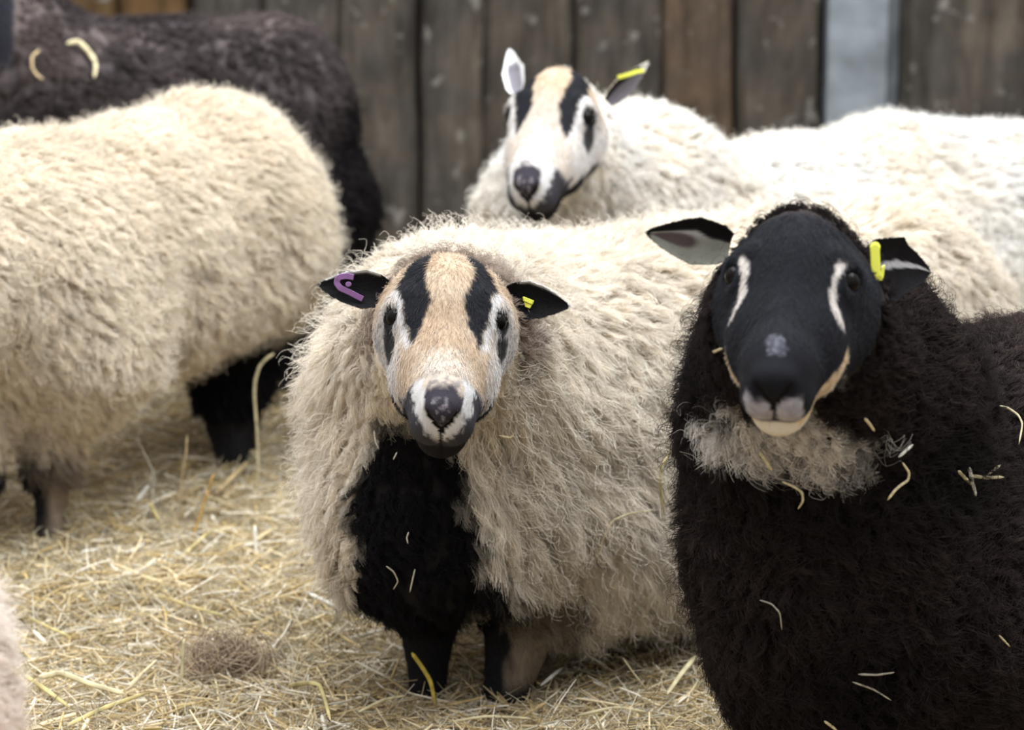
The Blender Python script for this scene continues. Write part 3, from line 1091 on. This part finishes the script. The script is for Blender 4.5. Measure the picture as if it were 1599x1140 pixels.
    L(tc.outputs['Object'], n2.inputs['Vector']); L(tc.outputs['Object'], n3.inputs['Vector'])
    L(n1.outputs[0], r1.inputs[0]); L(n2.outputs[0], r2.inputs[0]); L(n3.outputs[0], r3.inputs[0])
    L(at.outputs['Color'], mul.inputs['A']); L(r1.outputs[0], mul.inputs['B'])
    L(mul.outputs['Result'], mul2.inputs['A']); L(r3.outputs[0], mul2.inputs['B'])
    L(mul2.outputs['Result'], mx.inputs['A']); L(r2.outputs[0], mx.inputs[0])
    L(mx.outputs['Result'], b.inputs['Base Color'])
    w = mesh_object('wall_back', np.array(v), f, m, smooth=False, col=np.array(col))
    tag(w, 'weathered vertical timber planks of the barn wall behind the sheep', 'wall', kind='structure')

    # galvanised steel channel post
    gm = bpy.data.materials.new('galvanised_steel')
    gm.use_nodes = True
    n = gm.node_tree
    b = n.nodes['Principled BSDF']
    b.inputs['Roughness'].default_value = .55
    b.inputs['Metallic'].default_value = .35
    tc = n.nodes.new('ShaderNodeTexCoord')
    nn = n.nodes.new('ShaderNodeTexNoise'); nn.inputs['Scale'].default_value = 9; nn.inputs['Detail'].default_value = 6
    rr = n.nodes.new('ShaderNodeValToRGB')
    rr.color_ramp.elements[0].position = .35; rr.color_ramp.elements[0].color = (*lin([98, 104, 108]), 1)
    rr.color_ramp.elements[1].position = .7; rr.color_ramp.elements[1].color = (*lin([150, 157, 164]), 1)
    n.links.new(tc.outputs['Object'], nn.inputs['Vector']); n.links.new(nn.outputs[0], rr.inputs[0])
    n.links.new(rr.outputs[0], b.inputs['Base Color'])
    x0, x1 = X(1283) + .002, X(1374)
    xr = X(1400) - .002
    # I-section: front flange, web and rear flange, slightly turned so the right side shows
    prof = [(x0, yw - .035), (x1, yw - .045), (x1 + .002, yw - .038), (xr, yw + .02), (xr, yw + .035), ((x0 + x1) / 2 + .01, yw + .03),
            ((x0 + x1) / 2 + .01, yw + .055), (x0, yw + .055), (x0, yw + .035), ((x0 + x1) / 2 - .01, yw + .03),
            ((x0 + x1) / 2 - .01, yw - .025), (x0, yw - .025)]
    vv, ff = [], []
    for z in (zb, zt):
        vv += [(x, y, z) for x, y in prof]
    k = len(prof)
    for i in range(k):
        j = (i + 1) % k
        ff.append([i, j, k + j, k + i])
    ff.append(list(range(k))[::-1]); ff.append([k + i for i in range(k)])
    p = mesh_object('steel_post', np.array(vv), ff, gm, smooth=False, base=np.array([(x0 + x1) / 2, yw, 0]))
    tag(p, 'galvanised steel upright post between the timber planks of the wall', 'post')
    p['kind'] = 'structure'


def ground_z(x, y):
    p = np.stack([np.asarray(x, float), np.asarray(y, float), np.zeros(np.shape(x))], -1)
    return .014 * vnoise(p, .35, 2) + .010 * vnoise(p, .13, 5) + .005 + heap(x, y)


def heap(x, y):
    h0, h1 = G(250, 690), G(130, 960)
    z = .045 * np.exp(-(((x - h0[0]) / .20) ** 2 + ((y - h0[1] - .12) / .22) ** 2))
    z = z + .022 * np.exp(-(((x - h1[0]) / .22) ** 2 + ((y - h1[1]) / .12) ** 2))
    return z


def build_floor():
    xs = np.linspace(-2.2, 2.2, 160)
    ys = np.linspace(1.4, 6.4, 180)
    X, Y = np.meshgrid(xs, ys, indexing='ij')
    Z = ground_z(X, Y) - .012
    v = np.stack([X, Y, Z], -1).reshape(-1, 3)
    ids = np.arange(len(v)).reshape(X.shape)
    f = np.stack([ids[:-1, :-1], ids[1:, :-1], ids[1:, 1:], ids[:-1, 1:]], -1).reshape(-1, 4)
    m = bpy.data.materials.new('trodden_bedding')
    m.use_nodes = True
    n = m.node_tree
    b = n.nodes['Principled BSDF']
    b.inputs['Roughness'].default_value = .9
    tc = n.nodes.new('ShaderNodeTexCoord')
    nn = n.nodes.new('ShaderNodeTexNoise'); nn.inputs['Scale'].default_value = 60; nn.inputs['Detail'].default_value = 5
    rr = n.nodes.new('ShaderNodeValToRGB')
    rr.color_ramp.elements[0].position = .3; rr.color_ramp.elements[0].color = (*lin([70, 58, 40]), 1)
    rr.color_ramp.elements[1].position = .75; rr.color_ramp.elements[1].color = (*lin([168, 146, 104]), 1)
    n.links.new(tc.outputs['Object'], nn.inputs['Vector']); n.links.new(nn.outputs[0], rr.inputs[0])
    n.links.new(rr.outputs[0], b.inputs['Base Color'])
    o = mesh_object('floor', v, f, m)
    tag(o, 'trodden straw and hay floor of the sheep pen', 'floor', kind='structure')


STRAW_COLS = np.array([lin(c) for c in ([206, 186, 136], [222, 204, 158], [190, 166, 112], [214, 206, 176], [168, 146, 106],
                                         [150, 142, 104], [232, 226, 206], [198, 172, 104], [176, 160, 136], [140, 120, 92])])
STRAW_COLS = STRAW_COLS * .82 + STRAW_COLS.mean(1, keepdims=True) * .18 * np.array([1.04, 1, .92])
STRAW_COLS = STRAW_COLS * np.array([1.05, 1.01, .98])


def straw_region(n):
    """random bedding points, thick where the photograph sees the floor"""
    px = rng.uniform(-420, 2020, n)
    py = np.where(rng.random(n) < .86, rng.uniform(640, 1260, n), rng.uniform(420, 1300, n))
    r = FWD + ((px - W / 2) / FPX)[:, None] * RGT + ((H / 2 - py) / FPX)[:, None] * UPV
    p = CAM + r * ((-CAM_Z) / r[:, 2])[:, None]
    # even out the density on the ground near the viewer
    return p[:, 0], p[:, 1]


def build_straw():
    # hay and straw lying on the floor: fine wisps and thicker stalks
    sets = []
    for cnt, L0, L1, r0, r1, curl, cols, up in ((92000, .03, .10, .00030, .0007, .35, [0, 2, 3, 4, 5, 8, 6, 1], .38),
                                               (30000, .04, .13, .0007, .0016, .14, [0, 1, 2, 3, 6, 7], .20),
                                               (5800, .012, .06, .0014, .0032, .12, [0, 1, 3, 6, 6, 7], .22)):
        n = int(cnt * Q)
        x, y = straw_region(n)
        y = np.minimum(y, 5.75 - .3 * rng.random(n))
        a = rng.random(n) * 6.283
        el = np.abs(rng.normal(size=n)) * up
        d = np.stack([np.cos(a) * np.cos(el), np.sin(a) * np.cos(el), np.sin(el) * np.sign(rng.random(n) - .25)], -1)
        L = L0 + (L1 - L0) * rng.random(n) ** 1.6
        z = ground_z(x, y) + .034 * rng.random(n) ** 1.3 - .004
        c = np.stack([x, y, z], -1)
        b = nrm(rng.normal(size=(n, 3)) * np.array([1, 1, .6]))
        K = 5
        t = np.linspace(-.5, .5, K)
        pts = c[:, None] + d[:, None] * (t[None, :, None] * L[:, None, None]) + \
            b[:, None] * (((t * t - .08)[None, :, None]) * (L * curl * rng.normal(size=n) * 2)[:, None, None])
        low = ground_z(pts[..., 0], pts[..., 1]) - .008
        pts[..., 2] = np.maximum(pts[..., 2], low)
        cc = STRAW_COLS[np.array(cols)[rng.integers(0, len(cols), n)]] * (.6 + .55 * rng.random((n, 1)))
        rr = (r0 + (r1 - r0) * rng.random((n, 1))) * np.array([.8, 1, 1, 1, .6])[None]
        sets.append((pts, rr, cc))
    o = curve_object('straw_bedding', np.concatenate([s[0] for s in sets]), np.concatenate([s[1] for s in sets]),
                     np.concatenate([s[2] for s in sets]), M_STRAW)
    tag(o, 'loose golden straw and hay bedding spread over the pen floor', 'straw', kind='stuff')



def hit(key, px, py):
    s = SHEEP[key]
    r = nrm(ray(px, py))
    h = s['bvh'].ray_cast(Vector(CAM), Vector(r))
    if h[0] is None:
        h = s['bvh'].find_nearest(Vector(P(px, py, (s['base'] - CAM) @ FWD)))
        return np.array(h[0])
    return np.array(h[0])


def blade(name, pts, width, color, label, group=None, flat=.2, cat='straw'):
    """one straw stalk: a tapered tube, flattened, along world points"""
    pts = np.asarray(pts, float)
    k = len(pts)
    # resample smoothly
    n = max(8, 4 * k)
    u = np.linspace(0, k - 1, n)
    if k == 2:
        q = pts[0] + (pts[1] - pts[0]) * u[:, None]
    else:
        q = np.stack([np.interp(u, range(k), pts[:, i]) for i in range(3)], -1)
        for _ in range(1):
            q[1:-1] = (q[:-2] + 2 * q[1:-1] + q[2:]) / 4
    tg = nrm(np.gradient(q, axis=0))
    tv = nrm(CAM - q)
    a = nrm(np.cross(tg, tv))
    b = np.cross(a, tg)
    m = 6
    th = np.linspace(0, 2 * np.pi, m, endpoint=False)
    color = np.asarray(color) * rng.uniform(.72, 1.0)
    r = width * .42 * np.interp(np.linspace(0, 1, n), [0, .06, .5, .94, 1], [.3, 1, 1, .8, .2])
    v = q[:, None] + (np.cos(th)[None, :, None] * a[:, None] + flat * np.sin(th)[None, :, None] * b[:, None]) * r[:, None, None]
    ids = np.arange(n * m).reshape(n, m)
    nx = np.roll(ids, -1, 1)
    f = np.stack([ids[:-1], nx[:-1], nx[1:], ids[1:]], -1).reshape(-1, 4).tolist()
    f += [ids[0].tolist()[::-1], ids[-1].tolist()]
    o = mesh_object(name, v.reshape(-1, 3), f, M_STALK, base=q[0], col=np.repeat(color * (1 + .16 * rng.normal(size=(n, 1))), m, 0).clip(0, 1))
    tag(o, label, cat, group)
    return o


M_STALK = material('stalk', attr='tint', rough=.4, spec=.4)


def on_fleece(key, pix, lift=.03):
    return [(lambda h: h + nrm(CAM - h) * lift)(hit(key, x, y)) for x, y in pix]


# ================================================================== tags and loose straw
def plate(name, pix, depth, thick, mat, parent, base, dz=None):
    """small moulded plate: outline in the facing plane at its own distance, real thickness, bevelled rim"""
    pix = np.array(pix, float)
    cen = pix.mean(0)
    t = nrm(CAM - P(cen[0], cen[1], depth))
    rings = []
    for sc, off in ((.80, 0), (1.0, .25), (1.0, .75), (.80, 1.0)):
        pp = cen + (pix - cen) * sc
        rings.append([P(x, y, depth) - t * thick * off + (0 if dz is None else np.asarray(dz) * 0) for x, y in pp])
    k = len(pix)
    v = np.array(rings).reshape(-1, 3)
    f = [list(range(k)), [3 * k + i for i in range(k)][::-1]]
    for r in range(3):
        for i in range(k):
            j = (i + 1) % k
            f.append([r * k + i, (r + 1) * k + i, (r + 1) * k + j, r * k + j])
    return mesh_object(name, v, f, mat, base, parent, smooth=False)


def disc_pix(x, y, rx, ry, n=18, rot=0):
    a = np.linspace(0, 2 * np.pi, n, endpoint=False)
    c, s_ = math.cos(rot), math.sin(rot)
    return [(x + rx * math.cos(q) * c - ry * math.sin(q) * s_, y + rx * math.cos(q) * s_ + ry * math.sin(q) * c) for q in a]


def strap(name, pts, width, thick, mat, parent, base):
    """flat band along world points, facing the viewer"""
    q = np.asarray(pts, float)
    n = 48
    u = np.linspace(0, len(q) - 1, n)
    c = np.stack([np.interp(u, range(len(q)), q[:, i]) for i in range(3)], -1)
    for _ in range(3):
        c[1:-1] = (c[:-2] + 2 * c[1:-1] + c[2:]) / 4
    tg = nrm(np.gradient(c, axis=0))
    tv = nrm(CAM - c)
    a = nrm(np.cross(tg, tv))
    b = np.cross(a, tg)
    sec = [(-.5, 0), (-.42, .5), (.42, .5), (.5, 0), (.42, -.5), (-.42, -.5)]
    v = np.stack([c + a * w * width + b * h * thick for w, h in sec], 1)
    v = np.array(v)
    ids = np.arange(n * 6).reshape(n, 6)
    nx = np.roll(ids, -1, 1)
    f = np.stack([ids[:-1], nx[:-1], nx[1:], ids[1:]], -1).reshape(-1, 4).tolist() + [ids[0].tolist()[::-1], ids[-1].tolist()]
    return mesh_object(name, v.reshape(-1, 3), f, mat, base, parent, smooth=False)


def nearest_depth(key, px, py):
    return (hit(key, px, py) - CAM) @ FWD


def build_tags():
    s = SHEEP['centre']
    b, o = s['base'], s['obj']
    d = nearest_depth('centre', 825, 471) - .006
    t = plate('ear_tag', [(816, 464), (818, 463), (833, 469), (834, 470), (832, 475), (831, 476), (817, 470)], d, .004, M_YTAG, o, b)
    t['label'] = 'yellow ear tag'
    plate('tag_fold', [(818, 471), (831, 476), (829, 480), (827, 482), (820, 479)], d + .0012, .003, M_YTAG, t, b).location = (0, 0, 0)
    band = [(552, 433), (540, 431), (529, 433), (525, 441), (531, 450), (545, 456), (558, 463), (566, 467)]
    pts = []
    for x, y in band:
        pts.append(P(x, y, nearest_depth('centre', x, max(y, 437)) - .006))
    dm = np.median([(p - CAM) @ FWD for p in pts])
    pts = [P(x, y, dm - .004 + .004 * (abs(x - 530) / 30)) for x, y in band]
    t = strap('ear_tag', pts, .0066, .002, M_PTAG, o, b)
    t['label'] = 'purple looped ear tag'
    plate('tag_stud', disc_pix(544, 444, 5, 4.2), dm - .004, .004, M_PTAG, t, b)
    s = SHEEP['black']
    b, o = s['base'], s['obj']
    d = 2.655
    t = plate('ear_tag', [(1358, 384), (1361, 379), (1367, 377), (1372, 379), (1375, 384), (1374, 392), (1375, 424), (1378, 438), (1362, 439), (1360, 424), (1359, 396)], d, .004, M_YTAG, o, b)
    t['label'] = 'yellow clip ear tag'
    plate('tag_clip', [(1377, 415), (1382, 413), (1380, 434), (1376, 438), (1373, 434)], d + .003, .005, M_YTAG, t, b)
    s = SHEEP['back']
    b, o = s['base'], s['obj']
    t = strap('ear_tag', [P(965, 121, 4.195), P(980, 117, 4.19), P(994, 112, 4.19), P(1005, 110, 4.195)], .0058, .003, M_YTAG, o, b)
    t['label'] = 'yellow strip ear tag'


C_GOLD, C_YEL, C_PALE, C_WHITE, C_TAN, C_GREY = (lin(c) for c in ([184, 148, 82], [204, 187, 128], [216, 202, 160], [232, 228, 214], [190, 166, 124], [176, 168, 150]))


def lying(pix, z=.045):
    return [G(x, y, z) for x, y in pix]


def standing(pix, base_i=-1, z=.02, d=None):
    bx, by = pix[base_i]
    d = d or (G(bx, by, z) - CAM) @ FWD
    return [P(x, y, d) for x, y in pix]


def build_stalks():
    g = 'straw stalks lying on the bedding'
    def L(pix, w, c, label, z=.045, name='straw_stalk', flat=.2):
        blade(name, lying(pix, z), w, c, label, g, flat)
    def S(pix, w, c, label, name='straw_stalk', d=None):
        blade(name, standing(pix, d=d), w, c, label, 'straw stalks standing up from the bedding')
    L([(34, 1052), (70, 1076), (109, 1105)], .0065, C_YEL, 'broad yellow straw blade running diagonally beside the pale rump at the lower left edge', name='straw_stalk')
    L([(60, 1058), (95, 1050), (140, 1068), (195, 1084)], .0085, C_PALE, 'broad pale kinked straw leaf at the lower left, above the yellow blade', z=.05, name='straw_leaf')
    L([(105, 1133), (161, 1106), (229, 1082)], .0065, C_YEL, 'broad yellow straw blade pointing up to the right at the bottom left', z=.048, name='straw_stalk')
    L([(43, 964), (75, 979), (109, 994)], .0045, C_YEL, 'yellow straw stalk on the bedding below the tan and black foreleg')
    L([(32, 928), (80, 908), (131, 883)], .0042, C_PALE, 'long pale straw stalk slanting just below the tan and black foreleg')
    L([(169, 880), (203, 904)], .0045, C_WHITE, 'shiny white straw sliver on the bedding to the right of the tan foreleg')
    L([(126, 862), (156, 857)], .0040, C_WHITE, 'short bright white straw chip at the foot of the tan foreleg', name='straw_chip')
    L([(195, 863), (212, 858), (226, 848)], .0045, C_WHITE, 'whitish bent straw piece under the belly of the left sheep')
    L([(330, 827), (278, 874)], .0050, C_YEL, 'yellow straw stalk lying beside the upright golden stalk')
    L([(475, 923), (525, 947)], .0055, C_WHITE, 'white straw stalk lying next to the woolly left flank of the middle sheep')
    L([(450, 1071), (480, 1066), (499, 1069), (508, 1094), (516, 1125)], .0065, C_YEL, 'yellow straw blade bent to a hook left of the middle sheep\'s black leg', z=.05, name='straw_stalk')
    L([(1087, 1024), (1064, 1052), (1042, 1084)], .0075, C_PALE, 'broad pale straw leaf beside the flank of the black-faced sheep', z=.05, name='straw_leaf')
    L([(880, 1041), (844, 1071)], .0055, C_WHITE, 'white straw stalk on the bedding just behind the tan foreleg of the middle sheep')
    L([(388, 720), (360, 748), (337, 770)], .0085, C_TAN, 'broad tan straw leaf leaning at the foot of the left sheep\'s black hind leg', z=.05, name='straw_leaf')
    L([(233, 757), (213, 783)], .0070, C_WHITE, 'small white straw leaf in the shade under the left sheep', name='straw_leaf')
    L([(700, 1128), (760, 1118), (830, 1122)], .0038, C_PALE, 'pale straw stalk lying in front of both hooves of the middle sheep', z=.04)
    L([(240, 926), (300, 948), (352, 962)], .0042, C_YEL, 'yellow straw stalk on the bedding above the brown hay tuft')
    L([(560, 1112), (600, 1092), (634, 1086)], .0042, C_PALE, 'pale straw stalk lying to the left of the black foreleg')
    L([(900, 1118), (960, 1104), (1010, 1112)], .0042, C_PALE, 'pale straw stalk lying to the right of the tan foreleg at the bottom')
    S([(233, 784), (247, 810), (261, 836)], .0060, C_YEL, 'stubby yellowish straw stalk standing crossed with a thinner one')
    S([(270, 793), (258, 812), (244, 833)], .0034, C_PALE, 'thin pale straw crossing the stubby yellowish stalk')
    S([(333, 740), (321, 780), (297, 852)], .0050, C_GOLD, 'upright golden straw stalk below the belly of the left sheep')
    S([(398, 821), (401, 883)], .0060, C_WHITE, 'white flat straw strip standing on end below the left sheep\'s hind leg', name='straw_strip')
    S([(287, 998), (285, 1040), (283, 1076)], .0052, C_PALE, 'upright pale straw stalk at the left side of the brown hay tuft')
    S([(467, 1020), (458, 1052), (448, 1084)], .0022, C_PALE, 'thin upright straw to the right of the brown hay tuft')
    S([(643, 1019), (657, 1038), (672, 1062), (677, 1084), (680, 1108)], .0066, lin([196, 172, 70]), 'bent yellow blade standing in front of the black foreleg', name='straw_stalk')
    S([(973, 1028), (990, 1052), (1012, 1080)], .0026, C_PALE, 'thin straw leaning by the shaded belly of the middle sheep')
    S([(428, 552), (416, 560), (405, 572), (398, 595), (397, 617), (400, 655), (402, 690), (404, 768)], .0055, C_PALE, 'long pale curved straw hooked over at the top, beside the black hind leg', d=4.27, name='straw_stalk')
    S([(210, 680), (224, 706), (238, 733), (246, 820)], .0028, C_GREY, 'grey straw standing up to the belly wool of the left sheep', d=4.10)
    S([(292, 680), (290, 715), (283, 750), (281, 820)], .0030, C_TAN, 'tan straw in the shade before the black hind leg of the left sheep', d=4.10)

    def F(key, pix, w, c, label, lift=None, name='straw_wisp', grp='straw caught in the fleeces'):
        if lift is None:
            lift = {'black': .040, 'left': .036}.get(key, .024)
        blade(name, on_fleece(key, pix, lift), w, c, label, grp, .3)
    F('centre', [(930, 874), (941, 844), (956, 813), (985, 801), (1016, 798)], .0032, C_PALE, 'bent pale straw on the lower flank wool of the middle sheep', .045)
    F('centre', [(1050, 702), (1033, 727), (1031, 762), (1037, 813)], .0036, C_YEL, 'yellow straw on the middle sheep\'s flank against the black-faced sheep', .05)
    F('centre', [(779, 680), (797, 684), (803, 677)], .0030, C_PALE, 'tiny pale straw on the wool to the right of the striped muzzle', .045)
    F('centre', [(584, 672), (586, 689), (592, 702)], .0020, C_WHITE, 'thin white wisp beside the muzzle on the left of the black chest')
    F('centre', [(620, 706), (614, 718)], .0020, C_WHITE, 'short white fleck at the top of the black chest')
    F('centre', [(648, 889), (644, 906), (640, 925)], .0020, C_WHITE, 'straight white wisp low on the black chest')
    F('centre', [(603, 884), (615, 893), (622, 908), (614, 921)], .0022, C_GREY, 'hooked grey wisp low on the left of the black chest')
    F('centre', [(638, 831), (635, 840), (637, 849)], .0020, C_WHITE, 'small white fleck at mid height on the black chest')
    F('left', [(153, 683), (162, 690), (173, 693), (190, 689), (203, 682)], .0034, C_GOLD, 'golden curved straw in the lowest belly wool of the left sheep')
    B = 'black'
    F(B, [(1496, 735), (1508, 748), (1519, 758)], .0042, C_PALE, 'left straw of the star-shaped clump on the dark brown flank', .052)
    F(B, [(1513, 729), (1518, 752), (1524, 775)], .0048, C_WHITE, 'upright straw of the star-shaped clump on the dark brown flank', .056)
    F(B, [(1513, 743), (1540, 746), (1568, 745)], .0046, C_PALE, 'level straw of the star-shaped clump on the dark brown flank', .053)
    F(B, [(1562, 726), (1552, 734), (1542, 741)], .0036, C_PALE, 'short upper right straw of the star-shaped clump on the dark flank', .056)
    F(B, [(1548, 637), (1560, 634), (1574, 637), (1590, 648), (1597, 662), (1591, 694)], .0030, C_PALE, 'long hooked straw on the dark flank at the right edge')
    F(B, [(1386, 781), (1397, 766), (1406, 758), (1418, 750), (1420, 738), (1409, 722)], .0034, C_PALE, 'curled pale straw on the dark shoulder to the right of the bib')
    F(B, [(1403, 714), (1426, 694)], .0036, C_WHITE, 'short straight straw just above the curled one on the dark shoulder')
    F(B, [(1186, 706), (1196, 720), (1206, 735)], .0042, C_PALE, 'pale straw stuck in the bib below the chin')
    F(B, [(1221, 752), (1240, 760), (1253, 769), (1254, 783), (1246, 795)], .0030, C_PALE, 'looped pale straw just below the bib')
    F(B, [(1340, 1053), (1370, 1054), (1397, 1050)], .0026, C_GREY, 'level grey straw low on the dark brown chest')
    F(B, [(1186, 937), (1205, 943), (1218, 957), (1221, 984)], .0020, C_GREY, 'thin curved straw at the lower left of the dark brown chest')
    F(B, [(1331, 1065), (1363, 1076), (1392, 1094)], .0022, C_GREY, 'slanting grey straw under the level one on the dark brown chest')
    F(B, [(1560, 992), (1577, 1010)], .0022, C_PALE, 'small slanting straw low on the dark flank near the right edge')
    F(B, [(1102, 554), (1114, 550), (1128, 544)], .0034, C_PALE, 'pale straw on the dark wool at the left cheek of the black-faced sheep', .038)
    F(B, [(1287, 1126), (1308, 1141)], .0036, C_PALE, 'pale straw at the very bottom of the dark brown chest')
    F(B, [(1350, 653), (1358, 662), (1366, 674)], .0036, C_PALE, 'pale straw at the right end of the bib')
    F('dark', [(104, 68), (122, 64), (135, 76), (148, 94), (150, 106), (147, 122)], .0105, C_PALE, 'broad bent pale straw on the shoulder of the dark sheep behind', .03, 'straw_stalk')
    F('dark', [(62, 78), (50, 88), (50, 106), (58, 118), (68, 124)], .0062, C_TAN, 'curved tan straw on the neck of the dark sheep behind', .03)
    F('back', [(1356, 160), (1358, 140), (1370, 131), (1380, 138), (1388, 156)], .0022, C_WHITE, 'thin pale straw looping up from the back of the white sheep by the post', .02)


def build_tuft():
    c = G(352, 1035, .03)
    n = 800
    u = rng.normal(size=(n, 3)) * np.array([.026, .024, .013])
    tg = nrm(np.cross(u, rng.normal(size=(n, 3))) + .4 * rng.normal(size=(n, 3)))
    K = 6
    t = np.linspace(-.5, .5, K)
    L = .03 + .06 * rng.random(n)
    bend = nrm(-u + .004 * rng.normal(size=(n, 3)))
    pts = (c + u)[:, None] + tg[:, None] * (t[None, :, None] * L[:, None, None]) + bend[:, None] * (t * t)[None, :, None] * (L * .9)[:, None, None]
    pts[..., 2] = np.maximum(pts[..., 2], .004)
    cols = np.array([lin(q) for q in ([172, 150, 122], [146, 124, 102], [190, 172, 146], [128, 110, 92])])[rng.integers(0, 4, n)]
    o = curve_object('hay_tuft', pts, .00045 * (.7 + .6 * rng.random((n, 1))) * np.ones((1, K)), cols, M_STRAW, base=G(352, 1035, 0))
    tag(o, 'tangled round tuft of fine brown hay on the bedding in front', 'hay')


build_wall()
build_floor()
sheep_centre()
sheep_black()
sheep_back()
sheep_left()
sheep_dark()
sheep_edge()
build_straw()
build_tuft()
build_tags()
build_stalks()
